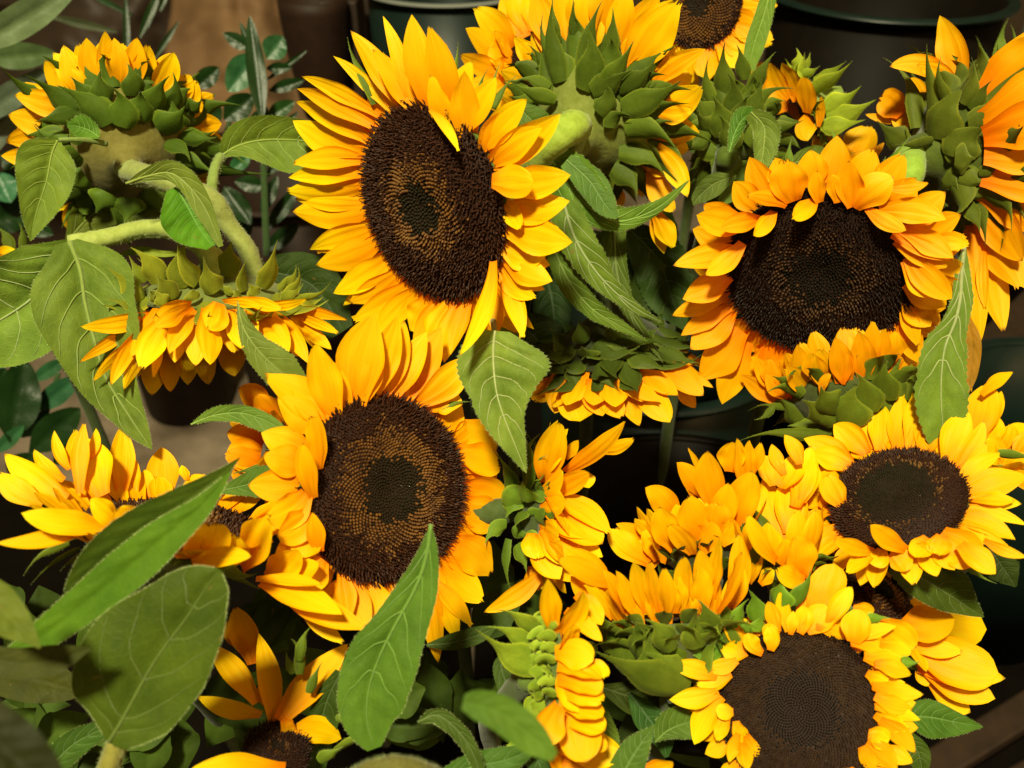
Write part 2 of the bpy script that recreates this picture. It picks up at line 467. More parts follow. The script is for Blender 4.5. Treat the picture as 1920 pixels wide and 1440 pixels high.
def florets(parent, O, c, n, e1, e2, R, dome, N, zones, spike, fcol=(1, 1, 1)):
    k = np.arange(N) + .5
    r = np.sqrt(k / N); th = k * 2.39996323
    r = r * (1 + .004 * rng.normal(size=N)); rr = np.clip(r, 0, 1.02)
    er = np.cos(th)[:, None] * e1 + np.sin(th)[:, None] * e2
    z = dome * R * (1 - rr ** 2.2) - .06 * R * np.exp(-(rr / .22) ** 2)
    p = c + er * (rr * R)[:, None] + n * z[:, None]
    # surface normal
    sl = dome * 2.2 * rr ** 1.2
    nn = n[None] + er * sl[:, None]; nn /= np.linalg.norm(nn, axis=1)[:, None]
    sp = R / math.sqrt(N) * 1.77                      # spacing
    tang = np.cross(nn, er); 
    z1, z2 = zones
    jit = rng.normal(size=N) * .075
    cls = np.where(rr + jit * .6 < z1, 0, np.where(rr + jit < z2, 1, 2))
    verts, faces, mi = [], [], []
    vb = 0
    # bumps (classes 0, 1): 6-sided domes
    for ci in (0, 1):
        I = np.where(cls == ci)[0]
        if len(I) == 0: continue
        h = (.55 if ci == 0 else .85) * sp * (1 + .3 * rng.normal(size=len(I)))
        w = (.46 if ci == 0 else .50) * sp
        lean = er[I] * .25
        rings = []
        for (a_, zz) in ((1.0, -.2), (.95, .35), (.55, .85)):
            for q in range(6):
                an = q * math.pi / 3
                rings.append(p[I] + (er[I] * math.cos(an) + tang[I] * math.sin(an)) * w * a_ + (nn[I] + lean * zz) * (h * zz)[:, None])
        rings.append(p[I] + (nn[I] + lean) * h[:, None])
        VV = np.stack(rings, 1)                        # (m,19,3)
        m = len(I)
        F = []
        for a in range(2):
            for q in range(6):
                F.append((a * 6 + q, a * 6 + (q + 1) % 6, (a + 1) * 6 + (q + 1) % 6, (a + 1) * 6 + q))
        F = np.array(F); FT = np.array([(12 + q, 12 + (q + 1) % 6, 18) for q in range(6)])
        basei = vb + np.arange(m)[:, None, None] * 19
        verts.append(VV.reshape(-1, 3))
        faces += (F[None] + basei).reshape(-1, 4).tolist(); mi += [ci] * (m * len(F))
        faces += (FT[None] + basei).reshape(-1, 3).tolist(); mi += [ci] * (m * len(FT))
        vb += m * 19
    # spikes with hooked ends
    I = np.where(cls == 2)[0]
    for rep in range(2):
        if len(I) == 0: break
        m = len(I)
        rimf = np.clip((rr[I] - .8) / .2, 0, 1)
        Lh = spike * R * (.75 + .35 * rng.random(m)) * (.75 + .5 * rimf) * (1 if rep == 0 else .7)
        dirv = nn[I] * (1.0 - .35 * rimf)[:, None] + er[I] * (.10 + .75 * rimf)[:, None] + rng.normal(size=(m, 3)) * .16
        dirv /= np.linalg.norm(dirv, axis=1)[:, None]
        sd = np.cross(dirv, nn[I] + rng.normal(size=(m, 3)) * .6); sd /= np.linalg.norm(sd, axis=1)[:, None] + 1e-9
        hook = np.cross(sd, dirv)
        sgn = np.where(rng.random(m) < .5, -1, 1)[:, None]
        hk = (sd * sgn * .7 + hook * .7)
        offp = (rng.normal(size=(m, 3)) * sp * .3) if rep else 0
        cen = []; rad = []
        for a, f, g, rd in ((0, -.1, 0, .34), (1, .45, .0, .26), (2, .85, .06, .15), (3, 1.02, .20, .13), (4, .98, .34, .10)):
            cen.append(p[I] + offp + dirv * (Lh * f)[:, None] + hk * (Lh * g)[:, None]); rad.append(rd * sp)
        ringsV = []
        for a in range(5):
            for q in range(3):
                an = q * 2.0944
                ringsV.append(cen[a] + (sd * math.cos(an) + hook * math.sin(an)) * rad[a])
        VV = np.stack(ringsV, 1)
        F = []
        for a in range(4):
            for q in range(3):
                F.append((a * 3 + q, a * 3 + (q + 1) % 3, a * 3 + 3 + (q + 1) % 3, a * 3 + 3 + q))
        F = np.array(F); basei = vb + np.arange(m)[:, None, None] * 15
        verts.append(VV.reshape(-1, 3)); faces += (F[None] + basei).reshape(-1, 4).tolist(); mi += [2] * (m * len(F)); vb += m * 15
        # second set of material: some golden anthers
    V = np.concatenate(verts) - O
    me = bpy.data.meshes.new('florets'); me.from_pydata(V.tolist(), [], faces)
    for k_ in ('f_green', 'f_gold', 'f_dark'): me.materials.append(M[k_])
    me.polygons.foreach_set('material_index', mi)
    me.polygons.foreach_set('use_smooth', [True] * len(mi))
    o = bpy.data.objects.new('florets', me); COL.objects.link(o); o.parent = parent; o['kind'] = 'stuff'; o.color = (*fcol, 1)
    I = rng.choice(np.where(rr < .75)[0], 14); q = p[I] + nn[I] * sp * .75
    vs, fs = [], []
    for c_ in q:
        b = len(vs); rd = sp * rng.uniform(.05, .14)
        vs += [tuple(c_ - O + rd * np.array(a)) for a in ((1, 0, 0), (-1, 0, 0), (0, 1, 0), (0, -1, 0), (0, 0, 1), (0, 0, -1))]
        fs += [(b + i, b + j, b + k) for i in (0, 1) for j in (2, 3) for k in (4, 5)]
    m2 = bpy.data.meshes.new('nectar_drops'); m2.from_pydata(vs, [], fs)
    link('nectar_drops', m2, M['f_spark'], parent, kind='stuff')
    return o

def revolve(name, O, c, n, e1, e2, prof, seg=40):
    vs, fs = [], []
    for (r, z) in prof:
        for k in range(seg):
            a = 2 * math.pi * k / seg
            vs.append(c + n * z + (e1 * math.cos(a) + e2 * math.sin(a)) * r)
    for i in range(len(prof) - 1):
        for k in range(seg):
            a = i * seg + k; b = i * seg + (k + 1) % seg
            fs.append((a, b, b + seg, a + seg))
    fs.append(tuple(range(seg - 1, -1, -1))); q = (len(prof) - 1) * seg; fs.append(tuple(range(q, q + seg)))
    me = bpy.data.meshes.new(name); me.from_pydata((np.array(vs) - O).tolist(), [], fs); return me

FL = {}
def flower(key, c, d, n, R, label, P, B=(), dome=.2, zones=(.34, .6), N=1500, spike=.075, auto=None,
           pf=.72, pcol=(1, 1, 1), bcol=(.085, .145, .035), stem_pts=None, stem_col=(.20, .27, .06), stem_r=.0045, fcol=(1, 1, 1), ab=None, push='',
           calyx_depth=.62, tilt=0., calyx_col=None, hair=500, pslope=None, disc=True, floret=True):
    r_, u_, v_ = local_frame(*c)
    nw = unit(n[0] * r_ + n[1] * u_ + n[2] * v_); bcol = (bcol[0] * .95, bcol[1] * .92, bcol[2] * .42)
    O = PT(c[0], c[1], d); Rm = R * d / FOC
    e1 = unit(np.cross(nw, [0.1, .2, 1.0])); e2 = np.cross(nw, e1)
    rt = root('sunflower', O)
    tag(rt, label, 'sunflower', 'cut sunflowers bunched in buckets')
    # disc dome + receptacle back
    prof = [(Rm * q, dome * Rm * (1 - q ** 2.2) - .06 * Rm * math.exp(-(q / .22) ** 2)) for q in (.001, .1, .2, .3, .45, .6, .75, .88, 1.0)]
    if disc:
        ds = link('flower_disc', revolve('flower_disc', O, O, nw, e1, e2, prof), M['seed_base'], rt)
        if floret: florets(ds, O, O, nw, e1, e2, Rm, dome, N, zones, spike, fcol)
    k = calyx_depth
    cp = [(Rm * .99, -.002), (Rm * 1.0, -.10 * k * Rm), (Rm * .93, -.28 * k * Rm), (Rm * .78, -.48 * k * Rm), (Rm * .56, -.66 * k * Rm),
          (Rm * .36, -.80 * k * Rm), (Rm * .2, -.95 * k * Rm), (stem_r * 1.5, -1.15 * k * Rm), (stem_r, -1.5 * k * Rm)]
    cp = [(a, b) for a, b in cp if a >= stem_r * .99]
    link('calyx', revolve('calyx', O, O, nw, e1, e2, cp), M['stem'], rt, calyx_col or bcol)
    for (a_, b_, cnt, Lf, wf) in (ab or []):
        for i in range(cnt):
            an = 2 * math.pi * (i + random.uniform(-.25, .25)) / cnt + b_ * 9
            er = math.cos(an) * e1 + math.sin(an) * e2
            L_ = Lf * Rm * random.uniform(.75, 1.4)
            P0 = O + er * Rm * a_ + nw * b_ * k * Rm - (nw - er) * .0006
            fl = random.uniform(.45, 1.0); bk = random.uniform(-.15, .35)
            P1 = P0 + L_ * .5 * (er * (1.15 - a_ * .3) + nw * (.55 * a_))
            P2 = P0 + L_ * (er * fl + nw * bk) + L_ * .06 * rng.normal(size=3)
            me = petal_mesh('bract', O, P0, P1, P2, wf * Rm, unit(er * .7 - nw * .6), 0, nt=17, nu=7, cup=-.6, bract=True, twist=random.uniform(-.2, .2), wav=.03)
            v1 = random.uniform(.75, 1.15); link('bract', me, M['bract'], rt, tuple(q_ * v1 for q_ in bcol))
    # rim samples
    th = np.linspace(0, 2 * math.pi, 240, endpoint=False)
    ers = np.cos(th)[:, None] * e1 + np.sin(th)[:, None] * e2
    rim = O + ers * Rm
    rp = np.array([pix(q) for q in rim])
    # calyx surface samples
    cs, cer = [], []
    for a, b in ((1.0, -.05), (1.0, -.12 * k), (.93, -.28 * k), (.78, -.48 * k), (.56, -.66 * k), (.36, -.8 * k)):
        q = O + ers[::4] * Rm * a + nw * (b * Rm); cs.append(q); cer.append(ers[::4])
    cs = np.concatenate(cs); cer = np.concatenate(cer); cpx = np.array([pix(q) for q in cs])
    def build(spec, i, is_b):
        bx, by, tx, ty, w = spec[:5]
        bend = spec[5] if len(spec) > 5 else 0
        rnd = spec[6] if len(spec) > 6 else (0.15 if not is_b else 0)
        dz = (spec[7] if len(spec) > 7 else 0) / 1000.0
        tz = (spec[8] if len(spec) > 8 else 0) / 1000.0
        L = math.hypot(tx - bx, ty - by)
        if is_b:
            cost = (cpx[:, 0] - bx) ** 2 + (cpx[:, 1] - by) ** 2 + (cpx[:, 2] - d) * 6e4 * .3
            j = int(np.argmin(cost)); er = cer[j]; bd = cpx[j, 2] - .0018 - .00014 * i + (.004 if key in 'BDEGMS' else 0)
        else:
            cost = (rp[:, 0] - bx) ** 2 + (rp[:, 1] - by) ** 2 + (rp[:, 2] - d) * 2e4
            j = int(np.argmin(cost)); er = ers[j]; bd = rp[j, 2] - .00016 * i
        bd = min(max(bd, d - Rm * 1.1), d + Rm * 1.1)
        if not is_b and abs(nw @ v_) > .35 and nw @ v_ > 0 and dz >= 0:
            ray = PT(bx, by, 1.0) - CP
            pl = ((O - nw * .0016 - CP) @ nw) / (ray @ nw)
            front = push == 'all' or (push == 'top' and by < c[1] + 30) or (push == 'bottom' and by > c[1] + 50) or (push == 'left' and bx < c[0] - 105)
            bd = pl - .0032 - .0001 * i if front else max(bd, pl)
        elif not is_b and push and dz < 0:
            ray = PT(bx, by, 1.0) - CP; bd = ((O - nw * .0016 - CP) @ nw) / (ray @ nw) - .0045; dz = 0
        bd += dz
        m = math.hypot(er @ r_, er @ u_)
        sl = -(er @ v_) / max(m, .45)
        if pslope is not None and not is_b: sl = sl * .5 + pslope
        sl = float(np.clip(sl, -.55, .55))
        if is_b: sl = (.06 if nw @ v_ > .35 and by < c[1] + R * 2 and key in 'BDEGMS' else sl * .7 - .18)
        Lm = L * bd / FOC
        td = bd + sl * Lm + tz
        dx, dy = tx - bx, ty - by
        pxv = np.array([-dy, dx]) / (L + 1e-6)
        P0 = PT(bx, by, bd); P2 = PT(tx, ty, td)
        mx, my = (bx + tx) / 2 + pxv[0] * bend * 2, (by + ty) / 2 + pxv[1] * bend * 2
        bul = random.uniform(-.10, .16) if not is_b else random.uniform(-.05, .15)
        P1 = PT(mx, my, (bd + td) / 2 - bul * Lm)
        f = pf + random.uniform(-.12, .12)
        sgn = 1 if nw @ v_ > -.25 else -1
        if is_b: N0 = unit(v_ * .8 - nw * .35 + .25 * rng.normal(size=3))
        else: N0 = unit(v_ * f + nw * sgn * (1 - f) + .12 * rng.normal(size=3))
        wm = w * bd / FOC * (1.0 if not is_b else 1.0)
        nm = 'bract' if is_b else 'petal'
        me = petal_mesh(nm, O, P0, P1, P2, wm, N0, rnd, nt=15 if not is_b else 17, nu=9 if not is_b else 7,
                        cup=random.uniform(.06, .3) * (1 if random.random() < .75 else -1) if not is_b else random.uniform(-.75, -.35),
                        bract=is_b, twist=random.uniform(-.5, .5) * (.5 if is_b else 1), wav=.05 if not is_b else .03)
        if is_b:
            v1 = random.uniform(.8, 1.2); colr = (bcol[0] * v1, bcol[1] * v1, bcol[2] * v1)
        else:
            v1 = random.uniform(.80, 1.06); colr = (pcol[0], pcol[1] * v1, pcol[2])
        o = link(nm, me, M['bract'] if is_b else M['petal'], rt, colr)
        return o, P0, P2, wm
    if auto:
        na, La, wa = auto[:3]; lf = auto[3] if len(auto) > 3 else -.18
        for i in range(na):
            a = 2 * math.pi * (i + random.uniform(-.3, .3)) / na
            er = math.cos(a) * e1 + math.sin(a) * e2
            LL = La * d / FOC * random.uniform(.8, 1.1)
            P0 = O + er * Rm * .97 - nw * .002; lr = lf + random.uniform(-.14, .14); P2 = P0 + LL * (er * math.cos(lr) + nw * math.sin(lr))
            P1 = (P0 + P2) / 2 + nw * LL * .08 + er * LL * (.12 if lf > .3 else 0)
            me = petal_mesh('petal', O, P0, P1, P2, wa * d / FOC, nw * math.cos(lf) - er * math.sin(lf) + .1 * rng.normal(size=3), .2, cup=.15, twist=random.uniform(-.4, .4))
            link('petal', me, M['petal'], rt, (pcol[0], pcol[1] * random.uniform(.85, 1.0), pcol[2]))
    for i, s in enumerate(P): build(s, i, False)
    hb, hn = [], []
    for i, s in enumerate(B):
        o, P0, P2, wm = build(s, i, True)
        vv = np.array([v.co[:] for v in o.data.vertices]).reshape(17, 7, 3)
        for e, inn in ((0, 1), (6, 5)):
            for q in range(1, 16):
                for _ in range(3):
                    f = random.random()
                    b_ = vv[q, e] * (1 - f) + vv[q + 1, e] * f
                    hb.append(b_ + O); hn.append(unit(vv[q, e] - vv[q, inn]))
    if hb and hair:
        link('bract_hair', hairs_mesh('bract_hair', O, np.array(hb), np.array(hn), .0005, .000025), M['hair'], rt, kind='stuff', smooth=False)
    # stem
    ap = O - nw * Rm * k * 1.2
    if stem_pts:
        pts = [ap + nw * .014, ap - nw * .002] + [PT(*q) for q in stem_pts]
    else:
        p1 = ap - nw * .03 + np.array([0, 0, -.01])
        if nw @ FWD > .2: p1 = ap - nw * .008 + np.array([0, .01, -.03])
        pts = [ap + nw * .003, p1, p1 + np.array([0, .03, -.06]) - nw * .01, p1 + np.array([0, .05, -.16]), p1 + np.array([0, .06, -.30])]
        pts = [np.array([q[0], q[1], max(q[2], .03)]) for q in pts]
    stem(rt, O, pts, [stem_r * 1.5, stem_r * 1.1, stem_r, stem_r], stem_col if stem_pts else (.07, .10, .03), hair=hair if stem_pts else 0)
    FL[key] = (rt, O, d)
    return rt

# ================================================================== SETTING
def box(name, P0, P1, w_, h_, mat, parent=None, upv=(0, 0, 1), bevel=.002):
    P0, P1 = np.array(P0, float), np.array(P1, float)
    t = unit(P1 - P0); s = unit(np.cross(t, np.array(upv, float))); q = np.cross(s, t)
    O = (P0 + P1) / 2
    vs = []
    for e in (P0, P1):
        for a, b in ((-1, -1), (1, -1), (1, 1), (-1, 1)):
            vs.append(tuple(e + s * a * w_ / 2 + q * b * h_ / 2 - O))
    me = bpy.data.meshes.new(name)
    me.from_pydata(vs, [], [(0, 1, 2, 3), (7, 6, 5, 4), (0, 4, 5, 1), (1, 5, 6, 2), (2, 6, 7, 3), (3, 7, 4, 0)])
    o = link(name, me, mat, parent, smooth=False)
    o.location = tuple(O)
    b = o.modifiers.new('bevel', 'BEVEL'); b.width = bevel; b.segments = 2
    return o

def lathe(name, O, prof, mat, parent=None, seg=64):
    vs, fs = [], []
    for (r, z) in prof:
        for k in range(seg):
            a = 2 * math.pi * k / seg; vs.append((r * math.cos(a), r * math.sin(a), z))
    for i in range(len(prof) - 1):
        for k in range(seg):
            a = i * seg + k; b = i * seg + (k + 1) % seg
            fs.append((a, b, b + seg, a + seg))
    me = bpy.data.meshes.new(name); me.from_pydata(vs, [], fs)
    o = link(name, me, mat, parent)
    if parent is None: o.location = tuple(O)
    return o

def sheet(name, vs, mat, kind='structure'):
    me = bpy.data.meshes.new(name); me.from_pydata([tuple(v) for v in vs], [], [tuple(range(len(vs)))])
    return link(name, me, mat, None, kind=kind, smooth=False)

def GP(x, y, z=0.0):
    """point on the horizontal plane z seen at pixel"""
    r = FWD + (x - 960) / FOC * RGT - (y - 720) / FOC * UPV
    return CP + r * ((z - CAM_H) / r[2])

sheet('floor', [(-3, -.6, 0), (3, -.6, 0), (3, 4.5, 0), (-3, 4.5, 0)], M['concrete'])
sheet('back_wall', [(-3, 2.6, 0), (3, 2.6, 0), (3, 2.6, 2.6), (-3, 2.6, 2.6)], M['wall'])
# black sheets added on the floor, standing in for the shade under the bunch
box('shade_sheet', (-.04, .70, .004), (1.6, .70, .004), 1.9, .008, M['black_plastic'])['kind'] = 'structure'

box('shade_sheet', (-1.6, .14, .004), (-.045, .14, .004), 1.5, .008, M['black_plastic'])['kind'] = 'structure'  # added sheet, paints the shade over the floor at lower left

def bucket(label, c, r, h, mat, rimmat=None, rim=.007, group=None, wall=.003, taper=.82, cat='bucket'):
    rt = root('bucket', c)
    tag(rt, label, cat, group)
    lathe('bucket_wall', c, [(.001, .004), (r * taper, .004), (r * taper, 0), (r * taper + .0005, .0), (r * .93, h * .55), (r, h),
                             (r - wall, h), (r * .93 - wall, h * .55), (r * taper - wall, .008), (.001, .008)], mat, rt)
    n = 10; pr = []
    for k in range(n + 1):
        a = 2 * math.pi * k / n
        pr.append((r + rim * .75 + rim * math.cos(a), h + rim * .6 * math.sin(a)))
    lathe('bucket_rim', c, pr, rimmat or mat, rt)
    return rt

# big black bucket, top right, rim across the frame top
p = PT(1664, -12, .90); bucket('large black bucket with a teal shining rim behind the upper right flowers', (p[0], p[1], 0), .108, p[2] , M['black_plastic'], M['green_plastic'], rim=.0058)
p = PT(842, -26, 1.0); bucket('dark green bucket with a pale rim behind the large upper sunflower', (p[0], p[1] , 0), .088, p[2], M['green_plastic'], M['grey'], rim=.004)
p = PT(520, 330, 1.02); bucket('dark brown bucket behind the left drooping flower', (p[0] , p[1]+.05, 0), .10, p[2]-.02, M['brown_plastic'])
p = PT(1290, 1060, .62); bucket('black bucket in the gap at the centre right holding sunflower stems', (p[0], p[1], 0), .135, p[2], M['black_plastic'], rim=.004)
p = PT(1230, 600, .80); bucket('dark teal bucket seen below the drooping middle sunflower', (p[0], p[1], 0), .10, p[2]-.02, M['green_plastic'])
p = PT(1990, 745, .86); bucket('dark teal bucket at the right edge of the picture', (p[0], p[1], 0), .09, p[2], M['green_plastic'])
# clay pot on the floor under the hanging flower
g = GP(352, 772)
pot = root('flower_pot', (g[0], g[1] + .02, 0)); tag(pot, 'dark brown round pot standing on the grey floor under the drooping left flower', 'pot')
lathe('pot_wall', None, [(.001, .004), (.050, .004), (.053, .0), (.060, .006), (.064, .10), (.068, .102), (.068, .120), (.062, .120), (.058, .10), (.001, .098)], M['brown_plastic'], pot)

# things at the back, on a low bench
box('bench', (-1.4, 2.0, .11), (.05, 2.0, .11), 1.1, .22, M['wood'], bevel=.004)
tag(bpy.data.objects['bench'], 'low wooden bench at the back under wrapped plants and pots', 'bench')
def standing(name, label, cat, x0, x1, ybot, ytop, d, mat, kind='box', lean=0, dep=.06):
    a, b, t = PT(x0, ybot, d), PT(x1, ybot, d), PT((x0 + x1) / 2, ytop, d)
    wd = b[0] - a[0]; cx = (a[0] + b[0]) / 2
    if kind == 'box':
        o = box(name, (cx, a[1], a[2]), (cx + lean, a[1], t[2]), dep, wd, mat, upv=(1, 0, 0))
    else:
        o = lathe(name, (cx, a[1], a[2]), kind(wd, t[2] - a[2]), mat)
    tag(o, label, cat); return o
# crumpled kraft paper wrap
def paper(name, label, quad, d0, d1, mat, amp=.02, seed=0):
    nt = nu = 26; V = np.zeros((nt, nu, 3)); (ax, ay), (bx, by), (cx, cy), (dx, dy) = quad
    for i in range(nt):
        for j in range(nu):
            a, b = i / (nt - 1), j / (nu - 1)
            x = (ax * (1 - b) + bx * b) * (1 - a) + (dx * (1 - b) + cx * b) * a
            y = (ay * (1 - b) + by * b) * (1 - a) + (dy * (1 - b) + cy * b) * a
            nz = mnoise.noise(Vector((a * 3 + seed, b * 4, seed))) + .5 * mnoise.noise(Vector((a * 9 + seed, b * 7, seed)))
            V[i, j] = PT(x, y, d0 * (1 - a) + d1 * a + amp * nz - .06 * math.sin(b * math.pi))
    me = grid_mesh(name, V, nt, nu, np.zeros(3)); o = link(name, me, mat)
    so = o.modifiers.new('thick', 'SOLIDIFY'); so.thickness = .0015
    tag(o, label, cat='paper'); return o
paper('kraft_paper', 'tan kraft paper wrap behind the glossy green plant', [(330, -60), (560, -60), (585, 250), (290, 250)], 1.25, 1.2, M['paper'], .03, 3)
paper('kraft_paper', 'crumpled brown paper behind the upper left sunflower', [(60, -60), (340, -60), (320, 230), (-60, 260)], 1.35, 1.3, M['dusk'], .04, 9)
vas = lambda w_, h_: [(.001, 0), (w_ * .36, 0), (w_ * .42, h_ * .1), (w_ * .56, h_ * .6), (w_ * .60, h_ * .9), (w_ * .60, h_), (w_ * .56, h_), (w_ * .5, h_ * .5), (.001, h_ * .3)]
standing('vase', 'dark brown tapered vase left of the large upper sunflower', 'vase', 560, 660, 215, -40, 1.12, M['brown_plastic'], vas)
standing('panel', 'grey brown upright panel between the dark vase and the slats', 'panel', 640, 704, 330, -60, 1.22, M['dusk'])
rt = root('slatted_crate', PT(735, 200, 1.3)); tag(rt, 'dark slatted crate behind the top of the large upper sunflower', 'crate')
for k in range(5):
    a = PT(704 + k * 15, 350, 1.3) - np.array(rt.location); b_ = PT(704 + k * 15, -60, 1.3) - np.array(rt.location)
    b_[1] = a[1]
    o = box('slat', a, b_, .01, .0085, M['dusk'] if k % 2 else M['brown_plastic'], rt, upv=(1, 0, 0), bevel=.001)
standing('grey_post', 'pale grey post at the top right corner', 'post', 1800, 2060, 500, -80, 1.25, M['grey'], dep=.05)
# dark wooden planks lower right + right edge
for (a, b_, wd, lab) in ((PT(1560, 1560, .80), PT(2080, 1235, .92), .030, 'dark wooden plank crossing the lower right corner'),
                    (PT(1700, 1580, .82), PT(2080, 1365, .90), .022, 'narrow dark wooden plank in the bottom right corner'),
                    (PT(1760, 760, 1.02), PT(2100, 430, 1.25), .055, 'dark brown wooden plank at the right edge beside hanging petals')):
    o = box('wooden_plank', a, b_, wd, .014, M['wood'], bevel=.003); tag(o, lab, 'plank')

# ================================================================== FLOWERS
flower('B', (809, 385), .46, (-.70, -.23, .67), 183, 'large open sunflower with long yellow petals and a gold ring in its tilted dark disc',
 [(705,425,592,472,46,0,.2,3),(742,495,643,573,34,0,.2,4),(845,270,806,130,50,2,.2,3),(830,560,775,650,44,0,.1,3),(690,380,552,373,40,0,.2,3),(905,430,1010,400,60,0,.2,4),
  (880,300,960,240,50,0,.2,5),(720,235,600,150,40,0,.2,4),
  (740,215,625,105,28,6),(712,215,565,143,36,6),(700,235,557,166,40,5),(690,262,553,190,44,4),(685,285,549,226,62,-8),
  (682,300,548,306,44,6),(680,325,541,333,42,5),(680,350,536,358,56,-3),(690,395,548,397,66,-3),(705,425,581,468,46,4),(715,450,592,497,58,-5),
  (735,480,625,550,54,-5),(755,505,654,568,48,-4),(775,530,661,600,52,-6),(790,540,700,628,50),(805,555,768,620,62,-6),(840,565,812,655,60),
  (850,560,800,640,50),(862,565,833,680,46,5),(880,562,845,665,36,3),(905,560,887,680,24,2),
  (925,540,928,632,36,-4),(938,515,980,635,38,-8),(942,500,1006,558,46,11),(945,480,1036,527,54,6),(940,455,1024,480,68,5),
  (945,425,1073,454,70,5),(940,400,1068,377,60,3),(930,375,976,432,42,-9,.5),(935,345,1070,328,64,4),(922,340,1000,340,62,0,.8,-2),
  (915,310,1051,213,62,6),(905,305,961,202,58,-6),(885,285,871,132,58,-5),(855,260,806,140,52,0),(845,235,803,48,62,6),(805,210,772,27,60,-2),
  (785,215,698,92,46,3),(760,208,657,57,48,4),(775,205,718,30,32,6),(806,205,860,284,20,-6,.1,-4),(925,490,860,668,34,-16,.1,-5)],
 [(705,195,626,78,24,12),(850,170,862,75,16,0),(897,205,905,122,14),(918,200,928,112,14,3),(925,205,966,142,14,-5),(890,200,880,150,12)],
 dome=.20, zones=(.28,.50), N=2300, spike=.072, auto=(30, 118, 50), hair=300)

flower('D', (725, 917), .44, (.50, .02, .86), 174, 'open sunflower with orange shaded upper petals and a large dark disc, left of centre',
 [(858,800,932,845,84,0,.7,3),(690,760,650,660,60,0,.3,3),(868,870,930,905,70,0,.7,2),
  (650,800,493,702,76,5),(630,790,590,641,66,-3),(655,780,612,668,46),(735,745,800,622,56,0),(665,765,703,587,92,-8),(690,750,745,592,60,4),(715,745,758,600,56,5),
  (668,765,704,646,54,5),(760,750,828,614,72,-5),(785,755,883,668,64,5),(800,765,868,758,50,-9,.4),(862,845,940,872,64,4,.8),
  (868,915,946,940,72,-5,.7),(865,945,943,972,74,4,.5),(845,1010,922,1078,76,-4),(825,1050,908,1130,62,3,.3),(815,1090,885,1175,34,-2,.1),(825,1110,860,1200,36),
  (805,1095,822,1243,44),(640,1070,655,1165,44),(660,1085,690,1185,46),(690,1090,720,1175,62,0,.5),(735,1092,745,1160,60,0,.5),(770,1085,775,1160,60,0,.5),
  (607,1050,565,1110,60,0,.6),(600,1000,548,1040,56,0,.6),(575,925,498,972,66,-10,.6),(583,960,519,1005,66,-8,.7),(600,1035,586,960,36,-3,.1),
  (588,935,568,830,40,-4,.6),(598,880,584,779,38,4,.9)],
 [(815,770,880,745,16)],
 dome=.16, pcol=(1,.90,1), push='left', zones=(.36,.64), N=2600, spike=.072, auto=(28, 90, 60), hair=200)  # pcol puts the shade of the flower above into the petal colour

flower('E', (1537, 512), .47, (-.04, -.45, .89), 172, 'wide sunflower with a very dark disc and short curled upper petals, right of centre',
 [(1690,560,1760,620,60,0,.5,4),(1395,470,1262,498,46,3),(1368,515,1280,561,54,-4),(1365,555,1260,592,40,2),(1370,575,1277,629,38,2),
  (1440,650,1420,720,60,0,.3,3),(1372,580,1294,655,64,-3),(1390,620,1312,712,72,-3),(1400,640,1354,758,62,3),(1440,650,1445,740,60,0,.3),
  (1480,655,1490,720,70,0,.4),(1560,655,1560,720,70,0,.4),(1620,640,1640,710,56,0,.4),
  (1700,530,1775,572,54,4,.6),(1700,545,1745,612,58,3,.4),(1695,560,1722,650,34,2),(1690,590,1728,682,46,3),(1670,600,1682,668,62,0,.5),
  (1702,480,1785,560,50,5,.7),(1700,485,1766,552,64,3,.6),(1745,455,1819,459,34,-4,.3),(1690,430,1788,484,48,-4),(1678,452,1779,500,34,6,.4),(1672,440,1789,488,32,0),
  (1648,395,1774,412,50,-8),(1626,390,1699,432,32,4,.6,-3),(1665,352,1741,343,24,5,.2),(1600,388,1676,332,64,-4,.6),(1600,388,1592,301,52,-4,.3),(1572,380,1558,327,36,2,.4),
  (1537,380,1532,320,34,-3,.4),(1488,378,1470,297,70,-3,.3),(1475,386,1400,368,30,6,.2),(1400,420,1306,403,58,-5,.4),(1425,412,1350,430,38,3,.4),
  (1528,376,1484,410,36,-3,.6,-5),(1452,396,1412,442,32,-4,.6,-4),(1392,455,1322,516,42,-7,.2)],
 [(1560,320,1563,237,34,6),(1530,345,1608,287,26,-14),(1620,330,1706,252,30,8),(1480,310,1479,262,14),(1680,372,1757,366,16,4),(1735,430,1800,448,42,-8),(1420,470,1310,450,10),
  (1640,350,1655,290,26,4)],
 push='top', dome=.10, zones=(.34,.52), N=2400, spike=.06, fcol=(.30,.28,.28), auto=(30, 84, 56), pcol=(.98,.80,1), bcol=(.09,.17,.04), hair=300)  # pcol tints petals orange to imitate shade from overhead

